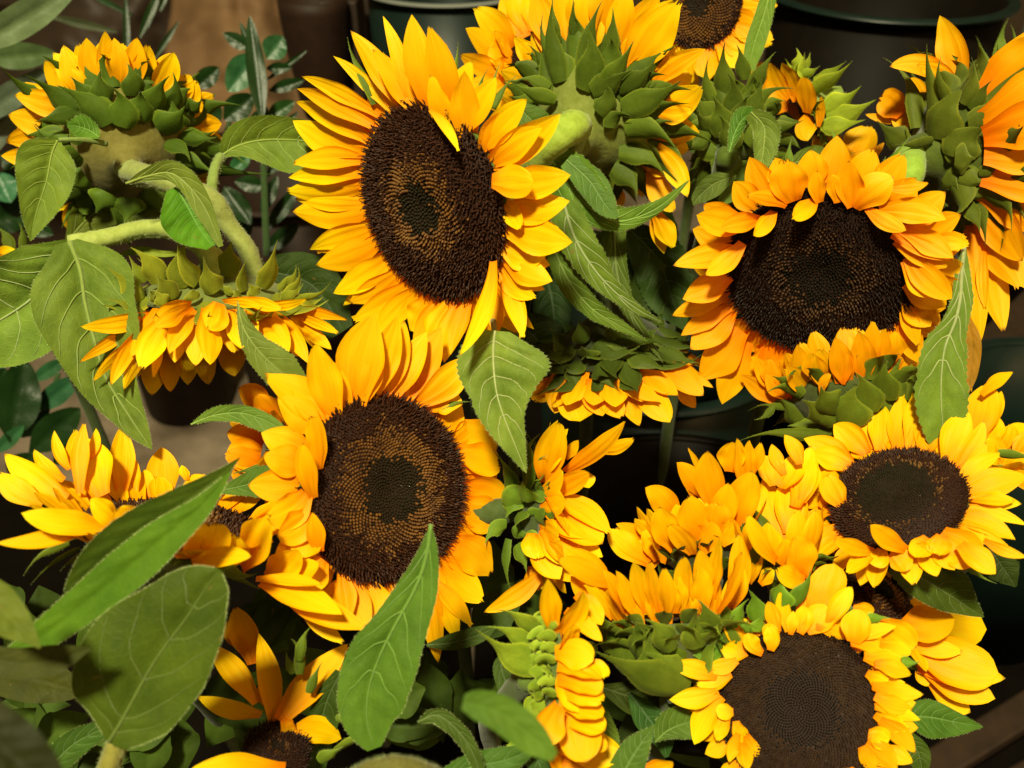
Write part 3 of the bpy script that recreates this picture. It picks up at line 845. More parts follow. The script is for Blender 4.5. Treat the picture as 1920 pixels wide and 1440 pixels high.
flower('G', (1682, 935), .44, (-.16, .62, .76), 122, 'sunflower with a frosted grey black centre and curled yellow petals at the right',
 [(1640,840,1620,782,44,0,.2,2),(1750,850,1795,762,42,0,.3,2),(1600,875,1520,850,50,3),(1595,868,1507,822,44,5),(1625,850,1563,796,52,4,.5),
  (1650,845,1650,754,46,0,.5),(1685,845,1690,739,44),(1705,845,1713,736,38,4),(1735,848,1772,760,62,-4,.7),(1775,872,1815,768,56,-3,.4),
  (1790,880,1845,788,38,6,.2),(1795,895,1850,830,30,8),(1800,907,1876,852,32,-9,.4),(1805,925,1926,893,56,-6),(1805,935,1916,945,36,0),(1795,950,1926,985,26,-6),
  (1800,1020,1867,1076,50,0,.3),(1790,965,1904,1012,46,-5),(1795,985,1906,1044,18,-9),(1845,1012,1926,1045,22,4),(1765,1000,1828,1062,74,-4,.9),
  (1740,1008,1715,1045,42,0,.9),(1765,1003,1758,1043,44,0,.8),(1715,1025,1745,1035,30,0,.8),(1670,1035,1700,1072,44,-5,.7),(1655,1030,1638,1062,40,0,.9),
  (1642,1035,1588,1076,32,3,.5),(1640,1035,1563,1010,32,-4,.3),(1700,1032,1632,984,40,-3,.5,-7),
  (1560,880,1505,935,66,0,.5,3),(1540,905,1505,985,50,0,.5,2),(1500,960,1562,1040,28,-16,.1,-2),(1510,940,1546,978,26,-5),(1580,948,1549,888,46,-4,.7,-2),(1537,938,1624,1008,52,-8,.5,-3)],
 [(1870,850,1950,860,20),(1800,1035,1850,1100,24)],
 push='bottom', dome=.22, zones=(.58,.62), N=2200, spike=.06, fcol=(1.0,1.15,1.5), auto=(26, 70, 40), hair=100)

flower('H', (1502, 1332), .40, (0, .08, .99), 152, 'sunflower with short pointed golden petals around a flat dark brown disc, bottom right',
 [(1650,1165,1718,1215,58,0,.7,4),(1650,1205,1710,1226,32,0,.5,3),(1600,1140,1640,1146,28,0,.5,4),(1525,1145,1565,1057,66,3,.8,4),(1500,1150,1525,1090,40,0,.5,4),
  (1400,1215,1352,1163,34,3,.2),(1400,1222,1356,1208,40,-7,.8),(1460,1185,1440,1127,30,0,.6),(1478,1185,1462,1109,28,0,.4),(1482,1190,1488,1145,20,0,.3),
  (1455,1200,1448,1170,36,-5,.8),(1555,1170,1598,1100,36,-3,.5),(1510,1180,1556,1135,54,4,.6),(1500,1188,1504,1136,34,5,.8),(1600,1205,1607,1140,54,3,.6),
  (1600,1200,1681,1174,28,-4),(1530,1175,1593,1198,28,-4,.4),(1595,1205,1676,1227,32,-4),(1620,1230,1714,1244,38,3),(1640,1245,1709,1266,34,-3),
  (1635,1285,1732,1302,38,4),(1625,1262,1668,1282,36,3,.9),(1640,1305,1711,1330,36,3),(1640,1325,1726,1350,28,-2),(1640,1340,1706,1366,32,3),(1650,1350,1716,1412,38,-5),
  (1628,1377,1668,1387,42,0,.9),(1625,1392,1682,1442,46,-4),(1615,1400,1640,1450,30),(1590,1440,1600,1480,40),
  (1345,1270,1254,1246,36,4),(1370,1262,1305,1281,42,-3,.6),(1382,1237,1325,1254,32,-4,.4),(1347,1297,1255,1312,40,-5),(1352,1305,1302,1396,48,5,.3),
  (1375,1335,1342,1333,30,0,.9),(1366,1342,1345,1391,28,3,.3),(1380,1352,1399,1396,30,3,.4),(1385,1375,1367,1430,24,2),(1400,1378,1426,1426,28,2,.4),(1392,1392,1402,1445,32),
  (1430,1225,1402,1186,32,-6,.8),(1445,1220,1438,1176,30,6,.8)],
 [(1355,1230,1325,1172,32,4),(1345,1215,1282,1223,44,-5),(1420,1165,1415,1102,40),(1460,1135,1465,1084,54),(1490,1135,1526,1067,38,4),(1385,1175,1400,1120,42,-4),(1420,1185,1425,1152,32),
  (1395,1185,1403,1163,34),(1625,1170,1662,1155,30,-3),(1690,1240,1725,1245,20)],
 push='all', dome=.10, zones=(.45,.97), N=3000, spike=.035, fcol=(.24,.25,.28), auto=(30, 60, 34), bcol=(.10,.21,.04), hair=200)

flower('K', (1108, 222), .52, (.38, .38, -.84), 118, 'sunflower seen from behind with dark green pointed bracts and a pale green neck, top centre',
 [(1225,390,1245,476,38,0,.3,8),(1010,140,962,70,40,4,.3,6),(1030,110,1005,20,34),(1040,95,1000,-20,54),(1065,85,1055,-40,58),(1090,80,1092,-50,58),(1125,80,1135,-60,54),(1150,110,1175,-30,54),
  (1160,125,1235,-15,66),(1175,135,1276,-2,84,-3),(1195,145,1250,60,50),(1215,165,1323,92,40,-8),(1215,215,1318,160,62,6,.3),(1225,205,1300,205,44,6),
  (1230,250,1292,248,40,-8),(1232,275,1289,370,44,-8),(1220,320,1266,398,46,5,.3),(1225,300,1250,330,40),(1225,395,1263,466,44,-3)],
 [(1045,80,1030,-5,20),(1075,80,1073,-5,22,0),(1090,125,1112,-4,36,6),(1130,110,1150,14,38,6),(1155,115,1163,78,18),(1045,130,1005,25,22,-6),(1048,155,1030,0,44,-6),
  (1025,135,993,82,22,3),(1030,180,1010,48,36,6),(1030,165,967,142,24,5),(1042,190,957,153,32,-4),(1130,170,1186,73,44,6),(1160,170,1233,116,44,5),(1165,205,1280,150,52,6),
  (1095,170,1110,46,58,8),(1190,228,1260,218,32,6),(1175,252,1272,272,52,-14),(1160,285,1252,322,46,-12),(1150,312,1203,363,52,-5),(1145,240,1178,212,34,-10,.3),(1125,215,1135,160,46,10,.3),
  (1110,175,1180,120,50,6),(1190,180,1225,150,40)],
 stem_pts=[(1078,238,.471),(1045,258,.466),(1005,295,.476),(975,350,.50),(950,640,.56)], stem_r=.0078, stem_col=(.28,.38,.05), ab=[(1.0,-.05,16,.68,.32),(.95,-.24,15,.80,.38),(.80,-.44,12,.72,.40)], calyx_depth=.8, calyx_col=(.17,.20,.04), bcol=(.062,.105,.028), floret=False, auto=(24,92,52,.4))

flower('L', (985, 150), .60, (.86, .25, .3), 62, 'sunflower half hidden behind the top centre flower, petals fanning to the left',
 [(985,70,940,-5,52,0,.3),(990,60,962,-20,56),(960,90,887,13,52,5),(950,120,873,53,46,4),(945,165,880,156,42,0,.4),(950,135,862,102,40,-5,.3),(955,175,905,190,50,0,.4),(960,110,915,90,60,0,.6),(1000,60,1000,-30,50),
  (1050,60,1045,-40,50),(1090,60,1110,-50,60),(960,180,930,215,40)],
 [], zones=(.2,.4), N=500, spike=.12, auto=(16,70,44), bcol=(.08,.14,.04), pcol=(1,.93,1), hair=50)

flower('M', (1312, 5), .60, (-.35, .12, .93), 82, 'sunflower cut by the top edge with a brown seeded disc beside the black bucket',
 [(1370,50,1450,80,50,0,.6,5),(1360,15,1434,12,44,-5),(1365,40,1425,50,52,0,.5),(1350,80,1390,125,54,0,.5),(1320,90,1330,150,50,0,.5),(1355,70,1410,90,50,0,.6),
  (1268,40,1262,100,30,0,.3),(1275,60,1300,110,30,3),(1270,30,1335,112,22,-4,.1,-5),(1255,60,1322,150,30,-4),(1240,80,1310,170,42,-4),(1245,20,1215,60,50),(1350,-20,1420,-30,44)],
 [(1375,90,1380,40,18)], zones=(.3,.86), N=900, spike=.06, auto=(20,60,34), hair=50, dome=.16)

flower('N', (1378, 250), .55, (.15, .50, -.85), 78, 'green sunflower head without visible petals, its layered bracts pointing up beside the top centre flower',
 [],
 [(1340,205,1318,110,26,-4),(1360,185,1344,83,40,4),(1395,150,1387,80,30),(1405,170,1442,92,30,5),(1370,220,1378,136,40,4),(1345,240,1302,212,40,-5),(1350,220,1300,178,40,-4),
  (1395,225,1430,150,44,5),(1385,250,1392,165,46),(1360,255,1350,175,52,-3),(1345,285,1305,245,50,-6),(1400,225,1486,158,30,-18),(1340,300,1318,270,40),(1400,270,1440,200,44,6),
  (1375,280,1355,210,46),(1365,300,1335,330,46,8),(1390,300,1360,350,40,8),(1400,310,1480,300,46,6),(1380,320,1440,340,50,-6),(1345,320,1300,360,40,6),(1330,250,1290,290,36)],
 disc=True, floret=False, bcol=(.072,.115,.032), ab=[(1.0,-.05,16,.68,.32),(.95,-.24,15,.80,.38),(.80,-.44,12,.72,.40)], calyx_depth=.9)

flower('O', (1512, 205), .58, (-.80, -.38, .1), 66, 'drooping sunflower with yellow-green pointed bracts and crumpled orange petals in front of the black bucket',
 [(1480,185,1444,117,32,-3,.4),(1495,190,1466,117,36,4,.4),(1478,200,1438,190,44,0,.5),(1513,212,1504,142,40,3,.4,-4),(1535,238,1540,180,18,2,.3,-6),(1475,200,1528,232,34,-6,.3),(1518,215,1515,264,40,6,.5),
  (1575,305,1540,238,56,-4,.6,-3),(1585,305,1630,233,66,5,.6,-3),(1560,300,1525,262,40),(1605,312,1658,267,20,3,.3,-3),(1440,150,1410,120,40),(1430,190,1390,170,36),(1460,150,1420,185,40)],
 [(1490,135,1497,88,28,5),(1505,140,1509,97,20),(1512,130,1520,97,12),(1500,138,1537,120,18,6),(1525,150,1580,115,28,5),(1528,170,1594,118,40,5),(1545,205,1613,163,44,6),(1550,225,1642,182,44,7),
  (1560,210,1582,170,24),(1545,160,1552,145,40),(1540,240,1620,235,36,-4)],
 disc=True, ab=[(1.0,-.05,14,.5,.36),(.92,-.28,12,.75,.38)], floret=False, bcol=(.20,.28,.06), calyx_col=(.22,.30,.06), calyx_depth=.7, pcol=(.9,.75,1))

flower('P', (1800, 285), .50, (.78, .10, -.60), 128, 'sunflower turned away with long orange petals running off the right edge',
 [(1820,430,1822,735,36,4,.1,25),(1825,440,1815,660,52,0,.2,20),(1838,190,2000,55,96,0,.2),(1840,225,2015,125,86),(1843,255,2020,205,86),(1845,290,2010,280,86),(1842,330,2010,345,86),
  (1838,360,1990,425,84),(1835,405,1916,543,74,-6),(1835,385,1917,490,74,-8,.5),(1825,425,1882,625,56,-6),(1820,420,1838,645,52,4),(1845,470,1848,578,22,4,.6,-6),(1822,470,1825,600,40,0,.3),
  (1820,160,1940,50,24,0,.2,-3),(1798,165,1762,29,56,7,.2),(1795,165,1718,122,36,8,.3,2),(1785,150,1668,125,38,16,.5),(1690,215,1648,182,54,4,.9),(1705,225,1622,214,18,-3,.4),(1735,190,1708,145,32),(1715,215,1670,220,50,0,.8)],
 [(1700,270,1648,226,50,-5),(1740,300,1690,250,50),(1720,240,1689,103,34,8),(1742,235,1715,85,48,14),(1780,210,1751,106,28,-5),(1762,262,1796,165,80,-10,.3),(1805,195,1835,113,34,3),(1820,205,1850,142,30,5),(1815,230,1907,190,48,6),
  (1795,295,1838,235,76,-8,.3),(1845,290,1889,281,26,3),(1835,325,1874,309,28,3),(1820,365,1868,347,30,4),(1815,375,1848,434,30,4),(1775,300,1790,262,36,8),(1790,345,1800,405,44,-12,.3),(1755,360,1776,388,34,8,.3),
  (1810,260,1860,250,60),(1800,330,1850,340,60),(1770,330,1800,350,50),(1790,300,1830,300,60),(1750,262,1676,268,20,-6)],
 stem_pts=[(1698,335,.470),(1645,420,.50),(1600,600,.56)], stem_r=.0078, stem_col=(.24,.38,.05), ab=[(1.0,-.05,16,.68,.32),(.95,-.24,15,.80,.38),(.80,-.44,12,.72,.40)], calyx_depth=.62, pcol=(.99,.78,1), floret=False, bcol=(.075,.105,.03))  # deeper orange pcol stands in for the warmer light on this side

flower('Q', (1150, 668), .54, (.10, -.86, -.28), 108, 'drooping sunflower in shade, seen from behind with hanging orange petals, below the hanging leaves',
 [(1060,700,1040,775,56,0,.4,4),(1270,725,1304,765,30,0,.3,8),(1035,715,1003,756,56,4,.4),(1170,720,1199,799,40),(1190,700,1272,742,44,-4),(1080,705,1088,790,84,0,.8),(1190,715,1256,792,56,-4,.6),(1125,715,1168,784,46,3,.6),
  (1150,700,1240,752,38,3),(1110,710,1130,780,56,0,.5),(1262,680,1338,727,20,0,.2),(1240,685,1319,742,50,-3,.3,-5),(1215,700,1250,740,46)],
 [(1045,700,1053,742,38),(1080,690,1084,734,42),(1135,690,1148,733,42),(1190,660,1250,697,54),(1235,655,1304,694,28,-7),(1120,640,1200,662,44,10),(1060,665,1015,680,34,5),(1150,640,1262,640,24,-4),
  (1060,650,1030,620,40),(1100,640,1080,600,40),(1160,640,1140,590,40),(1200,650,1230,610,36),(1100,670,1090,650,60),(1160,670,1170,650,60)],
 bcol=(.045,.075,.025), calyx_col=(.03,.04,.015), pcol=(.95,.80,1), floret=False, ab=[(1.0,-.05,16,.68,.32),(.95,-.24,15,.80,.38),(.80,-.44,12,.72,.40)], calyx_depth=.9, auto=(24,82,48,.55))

flower('R', (1590, 742), .50, (-.10, .84, -.5), 104, 'sunflower facing up under the very dark disc, with orange petals above thick green bracts',
 [(1470,745,1411,667,38),(1455,755,1388,703,38,3),(1520,745,1472,687,42,3),(1510,740,1494,647,48),(1555,730,1537,653,52),(1590,720,1565,632,46),(1620,712,1610,620,46,3),(1635,695,1637,601,36),(1650,690,1658,616,34),
  (1450,730,1440,670,40),(1540,720,1520,660,50),(1480,745,1435,700,40),(1540,738,1558,700,18,-5,.7,-4),(1575,720,1580,650,40),(1670,680,1680,620,40)],
 [(1450,762,1419,790,14,-3),(1475,765,1422,755,12),(1510,800,1457,742,54,5),(1700,750,1710,680,48,4),(1680,760,1677,672,60,-4),(1660,750,1648,676,54,3),(1570,770,1535,727,66,-4),(1620,770,1618,698,72,5),(1560,790,1510,745,60),
  (1590,800,1600,722,86,-5),(1540,810,1480,790,56),(1640,790,1655,720,60),(1600,810,1560,770,60),(1560,812,1388,792,24,-10),(1620,820,1640,770,60),(1560,800,1530,765,50)],
 bcol=(.085,.13,.03), calyx_col=(.06,.08,.02), pcol=(.95,.80,1), ab=[(1.0,-.05,14,.5,.36),(.92,-.28,12,.75,.38)], floret=False, calyx_depth=.8, auto=(22,76,42,1.05))  # overhead shade is painted in by the orange petal tint

flower('S', (1628, 1105), .47, (.60, .62, .32), 108, 'sunflower tucked behind the bottom right one, wide yellow petals and a narrow dark disc edge',
 [(1690,1150,1850,1180,86,3,.8,4),(1665,1120,1790,1110,60,0,.4,5),(1690,1180,1790,1160,70,0,.7,3),(1715,1215,1872,1262,88,3,.8),(1720,1240,1866,1310,62,5,.6),(1740,1262,1846,1318,46,0,.5),(1740,1270,1820,1336,50,5,.5),(1720,1250,1886,1272,50,2,.3),
  (1725,1245,1741,1287,28,3,.4),(1712,1218,1806,1222,34,-3,.3),(1660,1110,1640,1060,44,0,.4,4)],
 [(1700,1240,1725,1260,30)], zones=(.4,.6), N=900, spike=.06, auto=(18,70,50), hair=50)

flower('T', (1316, 1025), .46, (-.12, .80, -.12), 78, 'sunflower facing up with crowded bright yellow petals against the black bucket gap',
 [(1330,940,1269,867,42,3,.3,14),(1325,905,1288,838,32,3,.2,16),(1270,975,1210,914,50,4,.5,12),(1305,940,1283,905,36,0,.3,14),(1235,1005,1190,972,28,-4,.3,10),(1220,1010,1155,982,26,0,.3,12),
  (1410,890,1426,829,28,3),(1405,905,1404,825,32),(1370,885,1374,828,54,0,.6),(1395,925,1381,821,42,0,.3),(1345,960,1327,845,56,-4,.4),(1370,985,1410,882,62,4,.5),(1345,990,1365,905,50,3,.3),
  (1310,1015,1289,929,60,0,.6),(1390,1085,1366,1000,52,3,.5),(1268,1030,1237,950,56,-4,.7),(1300,1040,1252,983,42,3,.4),(1315,1032,1334,978,54,3,.7),(1350,1020,1372,970,46,4,.4),
  (1235,1058,1154,990,62,4,.6),(1218,1055,1140,992,50,-4,.5),(1235,1050,1204,994,44,3,.6),(1250,1050,1215,1010,50),(1340,1000,1345,940,56,0,.4)],
 [(1290,1090,1260,1045,40),(1320,1080,1310,1035,44),(1350,1070,1350,1030,44),(1265,1100,1230,1060,40)],
 bcol=(.05,.08,.02), calyx_col=(.04,.055,.015), calyx_depth=.8, ab=[(1.0,-.05,14,.5,.36),(.92,-.28,12,.75,.38)], floret=True, N=400, spike=.1, auto=(22,92,46,1.0))

flower('U', (1462, 1045), .44, (-.02, .80, .10), 62, 'upright half closed sunflower, tall yellow petals between the bottom right and the right-hand flowers',
 [(1470,890,1447,832,28,-3,.2,6),(1500,870,1471,815,32,3,.2,6),(1455,910,1440,850,54,0,.4,4),(1500,940,1520,858,52,4,.4,5),(1465,915,1498,848,46,3,.3,3),(1490,950,1520,834,50,5,.2,2),
  (1468,1015,1437,897,64,-4,.6),(1485,1005,1482,898,54,4,.6),(1480,1000,1470,900,50,0,.4),(1455,1052,1402,964,38,-9,.5,-5),(1500,1085,1490,1003,62,4,.7),(1510,1090,1457,1063,44,-5,.6,-4),(1478,1060,1470,1010,50),
  (1405,1092,1418,1022,30,4,.6),(1425,1095,1450,1065,30,0,.5)],
 [(1420,1015,1408,938,54,5),(1390,1010,1396,955,40,-4),(1440,1092,1435,1034,26,4),(1400,1040,1385,980,40),(1430,1060,1420,1000,44),(1470,1110,1450,1080,50),(1500,1110,1520,1080,44)],
 bcol=(.06,.10,.02), ab=[(1.0,-.05,14,.5,.36),(.92,-.28,12,.75,.38)], floret=False, calyx_depth=.9, auto=(14,105,48,1.25))

flower('V', (1255, 1168), .43, (-.06, .94, -.06), 100, 'upward facing sunflower with a row of upright yellow petals over broad green bracts',
 [(1140,1110,1060,1030,56,3,.4,6),(1150,1095,1045,1050,50,0,.4,6),(1140,1150,1070,1080,44,-4,.4,3),(1150,1160,1095,1094,28,3,.3),(1175,1155,1130,1068,36,3,.3),(1195,1155,1155,1070,34,0,.3),
  (1380,1125,1385,1000,44,4,.3,5),(1215,1150,1188,1053,42,3,.3),(1320,1125,1312,1029,42,3,.4,3),(1335,1120,1350,1009,38,0,.3,2),(1235,1150,1217,1052,34,-2,.2),(1250,1155,1245,1064,34,2,.3),(1275,1150,1272,1080,34),
  (1290,1145,1281,1042,44,-3,.5),(1320,1145,1310,1060,44,0,.4),(1345,1148,1391,1034,52,5,.3),(1370,1140,1392,1060,36,3),(1262,1150,1258,1085,36)],
 [(1150,1225,1125,1140,44,4),(1120,1222,1075,1205,32,-4),(1185,1265,1165,1160,66,-5),(1212,1240,1178,1158,60,4),(1245,1235,1195,1153,52,4),(1270,1245,1246,1173,70,-3),(1310,1215,1290,1143,64,4),(1330,1195,1320,1123,54,3),
  (1360,1180,1350,1120,48),(1300,1245,1342,1198,54,4),(1290,1292,1120,1210,72,-12),(1290,1285,1220,1215,70),(1240,1270,1200,1200,70),(1330,1260,1300,1200,60),(1260,1220,1225,1150,50),(1360,1220,1370,1150,50),(1320,1280,1290,1230,60)],
 bcol=(.10,.16,.04), calyx_col=(.09,.12,.035), floret=False, ab=[(1.0,-.05,16,.68,.32),(.95,-.24,15,.80,.38),(.80,-.44,12,.72,.40)], calyx_depth=.95, auto=(26,92,38,1.15))

flower('W', (1008, 955), .48, (.93, -.02, -.12), 92, 'sunflower facing right with loose yellow petals reaching into the dark gap at the centre',
 [(1110,845,1190,822,28,6,.4,12),(1060,860,1085,825,22,0,.2,10),(1090,885,1105,915,40,0,.4,12),(1022,905,1050,788,60,-4,.5),(1060,885,1172,789,40,7,.1,2),(1030,935,1106,886,50,-5,.6),(1035,930,1145,1000,52,-9,.2,3),
  (1040,975,1130,1020,74,-6,.7),(1024,932,1067,1004,34,-3,.2,-4),(1035,1000,1130,1048,56,-3,.3),(1010,1000,1060,1060,46,-4,.4),(998,1015,1050,1086,58,0,.3),(1010,1040,1110,1085,50),(1000,1000,1010,1050,56,0,.4),
  (1020,990,1090,1060,60,0,.4),(1030,960,1100,1010,60,0,.4),(1015,1075,907,1148,38,-7,.2,-5),(1000,1060,1010,1110,50)],
 [(985,900,975,788,30,6),(985,915,1015,843,26,-4),(975,880,1000,810,22),(955,925,935,850,36,5),(960,952,1000,918,56,-10,.3),(1003,925,1045,920,30,3),(990,962,1022,955,16),(965,985,992,1008,34,3),(950,985,906,1020,30,8),
  (952,1010,960,1108,24,10),(975,960,965,990,50),(965,930,950,970,50),(985,1000,1000,1040,40),(970,1020,990,1070,36),(960,900,955,930,40),(985,940,975,900,50)],
 bcol=(.085,.16,.04), calyx_col=(.06,.09,.025), ab=[(1.0,-.05,14,.5,.36),(.92,-.28,12,.75,.38)], floret=False, calyx_depth=.5, auto=(20,92,48,.5))

flower('X', (1042, 1262), .40, (.93, .10, -.22), 112, 'sideways sunflower with a column of tightly rolled orange petals and pale green bracts',
 [(1040,1190,1027,1085,46,-3,.2,3),(1045,1195,1092,1108,56,6,.4,3),(1080,1115,1128,1172,46,-4,.5),(1060,1145,1130,1203,34,-3,.3,-3),(1052,1215,1075,1170,50,4,.6),(1080,1222,1106,1230,32,0,.9),(1098,1242,1132,1275,42,-4,.9),
  (1040,1225,1112,1240,60,-8,.8),(1045,1250,1128,1275,56,-9,.8),(1045,1275,1130,1298,50,-8,.8),(1045,1295,1132,1318,50,-7,.8),(1048,1318,1130,1345,54,-7,.8),(1050,1345,1135,1370,56,-6,.8),(1050,1370,1140,1405,60,-6,.7),
  (1050,1400,1170,1412,70,0,.5),(1055,1430,1150,1450,70,0,.6),(1042,1390,1080,1450,70,0,.6),(1210,1440,1262,1428,34,4,.5),(1048,1322,1022,1402,62,6,.8,-6),(1060,1240,1090,1340,70,0,.8,5),(1065,1320,1100,1430,80,0,.8,4),(1030,1420,1060,1450,40)],
 [(1015,1320,984,1350,50,5,.2),(1000,1365,920,1416,44,-10),(1018,1185,945,1125,34,-7),(1012,1215,925,1152,36,-8),(1010,1250,907,1180,62,-12),(1020,1290,990,1290,44,0,.4),(1022,1320,995,1325,40,0,.4)]
 + [(1034, 1160 + 21 * k, 1010 + (k % 2) * 5, 1150 + 21 * k, 30, 4, .5) for k in range(8)] + [(1020, 1170 + 24 * k, 992, 1166 + 24 * k, 34, 4, .5) for k in range(6)],
 bcol=(.17,.27,.06), calyx_col=(.12,.18,.04), floret=False, calyx_depth=.45)

flower('Y', (318, 988), .42, (.05, .88, .28), 158, 'wide sunflower seen almost edge on at the lower left behind the folded leaf',
 [(80,945,-4,886,48,-6,.4,4),(125,935,8,850,48,-5,.3,4),(120,900,64,842,28,-8,.3,6),(130,880,102,807,22,-7,.1,6),(150,900,143,804,44,0,.2,8),(150,925,158,793,34,-3,.2,6),(170,860,180,803,20,3,.1,8),(225,930,229,795,48,3,.2,8),
  (250,935,235,850,46,0,.7,10),(275,935,271,880,34,0,.4,10),(310,935,302,838,60,0,.3,10),(350,900,341,872,20,0,.3,12),(370,945,378,886,54,0,.8,10),(395,975,375,905,50,0,.5,8),(190,930,165,822,76,-4,.5,2),
  (195,965,95,900,50,0,.4),(185,985,-8,1018,36,-9,.2,-3),(210,985,40,962,52,-6,.5,-2),(215,980,138,938,48,-6,.6,-4),(230,990,170,935,46,0,.5,-3),(250,1000,220,950,60,0,.6,-2),(300,1030,275,960,70,0,.5,-2),(345,1040,330,965,76,0,.5,-2),
  (370,1048,398,978,86,3,.8,-3),(340,1040,360,985,70,0,.6,-2),(450,1060,506,974,84,3,.5,-2),(500,1085,558,1030,62,5,.7,-2),(420,1060,440,1000,80,0,.6,-1),(520,1100,600,1060,60,0,.5,0),
  (560,1130,645,1206,34,4,.2,2),(520,1100,690,1180,52,4,.2),(490,1090,642,1152,54,-4,.2,-2),(480,1085,605,1096,24,-4,.2,-4),(360,1056,472,1044,38,-7,.5,-5)],
 [(130,1020,40,1060,16,3),(150,1030,57,1092,18,5),(170,1040,110,1060,18,0),(420,1080,490,1110,20,-4),(300,1045,340,1050,40),(400,1065,480,1090,40),(220,1010,180,1030,40),(190,1000,130,1010,40)],
 dome=.12, zones=(.3,.5), N=900, spike=.07, bcol=(.10,.15,.04), calyx_depth=.5, hair=300, auto=(26,105,48,.55))

flower('AA', (520, 1405), .40, (.15, .60, .78), 62, 'small sparse sunflower at the bottom with five narrow yellow petals around an orange tuft',
 [(475,1245,438,1138,56,3,.5,10),(455,1215,425,1165,40,0,.4,10),(490,1340,370,1306,36,-6,.2,2),(482,1318,390,1208,46,5,.3),(515,1358,485,1187,46,4,.2),(525,1352,653,1207,62,-4,.2,-3),(552,1372,640,1385,56,-10,.6,-3),
  (538,1350,553,1428,46,3,.2,-6),(530,1350,545,1385,30,0,.5,-7),(535,1450,350,1448,86,-9,.6,-6),(500,1320,490,1280,40),(640,1240,646,1282,20,3,.4),(525,1340,520,1300,30),(535,1365,565,1400,30,0,.5,-4)],
 [(630,1410,722,1374,30,-6),(565,1265,545,1190,26,8),(552,1262,532,1222,18),(630,1350,657,1338,16),(600,1430,640,1400,30),(580,1300,600,1240,20),(560,1240,575,1165,20)],
 zones=(.2,.3), N=500, spike=.12, fcol=(.5,.45,.45), bcol=(.09,.15,.04), calyx_depth=.6)

flower('CC', (535, 852), .50, (-.93, .1, -.2), 62, 'sunflower peeking out left of the large dark disc, orange petals above small dark green bracts',
 [(505,765,447,727,48,3,.4,10),(490,800,430,790,46,0,.5),(495,830,425,812,52,3,.5),(490,850,424,862,60,3,.6),(495,875,420,850,46,0,.6),(500,895,432,882,44,-3,.5),(510,915,445,920,40,0,.4),(520,780,480,740,50,0,.4,8)],
 [(530,835,468,802,30,4),(560,855,510,820,34,-4),(525,880,430,888,22,4),(540,865,490,840,36),(555,890,520,870,40),(560,830,535,800,30),(545,900,500,905,34),(565,870,540,850,40)],
 bcol=(.07,.12,.035), ab=[(1.0,-.05,14,.5,.36),(.92,-.28,12,.75,.38)], floret=False, pcol=(1,.75,1), auto=(16,70,42,.4))

flower('JJ', (1868, 862), .49, (.15, .7, .25), 62, 'sunflower at the right edge with yellow and orange petals above the frosted disc',
 [(1840,740,1900,697,26,-4,.1,4),(1850,800,1878,733,30,0,.4,6),(1828,820,1852,718,64,4,.6),(1840,830,1835,760,50,-3,.3),(1850,840,1868,780,50,0,.5),(1895,862,1846,826,54,-4,.6),(1870,855,1920,806,46,3,.4),(1880,885,1935,850,44,3,.4),
  (1860,880,1900,850,44,0,.4),(1880,830,1930,795,40,0,.4,5),(1850,880,1860,830,46,0,.4),(1900,900,1945,890,50)],
 [(1880,890,1850,870,30)], N=400, zones=(.3,.5), bcol=(.09,.16,.04), hair=50, auto=(16,70,40,.7))

flower('C', (402, 562), .50, (.02, -.97, -.17), 142, 'drooping sunflower at the left, petals hanging like a skirt under green bracts',
 [(295,640,285,742,46,0,.4,60),(320,640,320,736,42,0,.4,62),(352,640,352,722,40,0,.3,64),(385,640,392,722,42,0,.4,64),(430,630,440,706,50,0,.4,62),(470,620,490,690,50,0,.4,56),(265,640,240,720,40,0,.4,46),
  (540,580,652,600,24,-5,.2,8),(540,585,636,626,24,-4,.2,6),(545,600,622,656,28,-4,.2,10),(290,590,150,613,34,-5,.2,6),(270,605,148,680,24,3,.2,5),(265,625,174,716,26,4,.2,6),(270,610,208,723,34,6,.2,2),(275,640,232,731,32,3,.2,4),
  (500,580,577,681,36,-10,.3,4),(475,585,540,664,54,-6,.3),(440,580,478,640,50,0,.4,2),(432,580,456,655,34,4,.2),(470,572,522,592,28,-3,.3,-2),(300,640,288,710,18,0,.1),(365,580,318,663,38,6,.2,1),(322,592,264,694,54,7,.3,-3),
  (388,580,394,684,52,0,.3,-3),(410,568,389,618,52,-4,.6,-6),(358,572,290,613,48,6,.4,-6),(418,565,491,573,22,-3,.2,-4),(490,572,576,560,22,5,.2,-4),(455,560,530,580,26,0,.3,-3)],
 [(270,530,237,484,28,4),(230,552,178,511,18,4),(265,562,198,510,46,9),(220,596,174,573,16,4),(272,588,194,560,26,6),(530,556,568,503,20,9),(520,540,560,498,24,9),(545,562,630,542,14,3),(520,558,572,538,20,4),
  (300,532,248,463,46,8),(320,562,290,518,56,5),(490,540,508,453,38,10),(460,545,458,486,30,-4),(432,520,435,449,50,-5),(370,530,327,450,36,-6),(352,538,337,455,62,-6),(405,548,386,488,46,-6),
  (480,555,470,530,30),(365,562,358,543,34,0,.4),(310,570,292,545,30),(425,552,430,535,30),(510,565,530,548,26),(300,560,280,545,40),(450,558,440,540,30)],
 stem_pts=[(402,508,.485),(392,478,.48),(360,448,.478),(318,430,.478),(265,430,.48),(205,445,.478),(132,458,.475)], stem_r=.0046, stem_col=(.32,.38,.10), bcol=(.16,.20,.045), calyx_col=(.14,.17,.04),
 ab=[(1.0,-.05,14,.5,.36),(.92,-.28,12,.75,.38)], floret=False, calyx_depth=.42, hair=2500, auto=(28,100,42,.95))

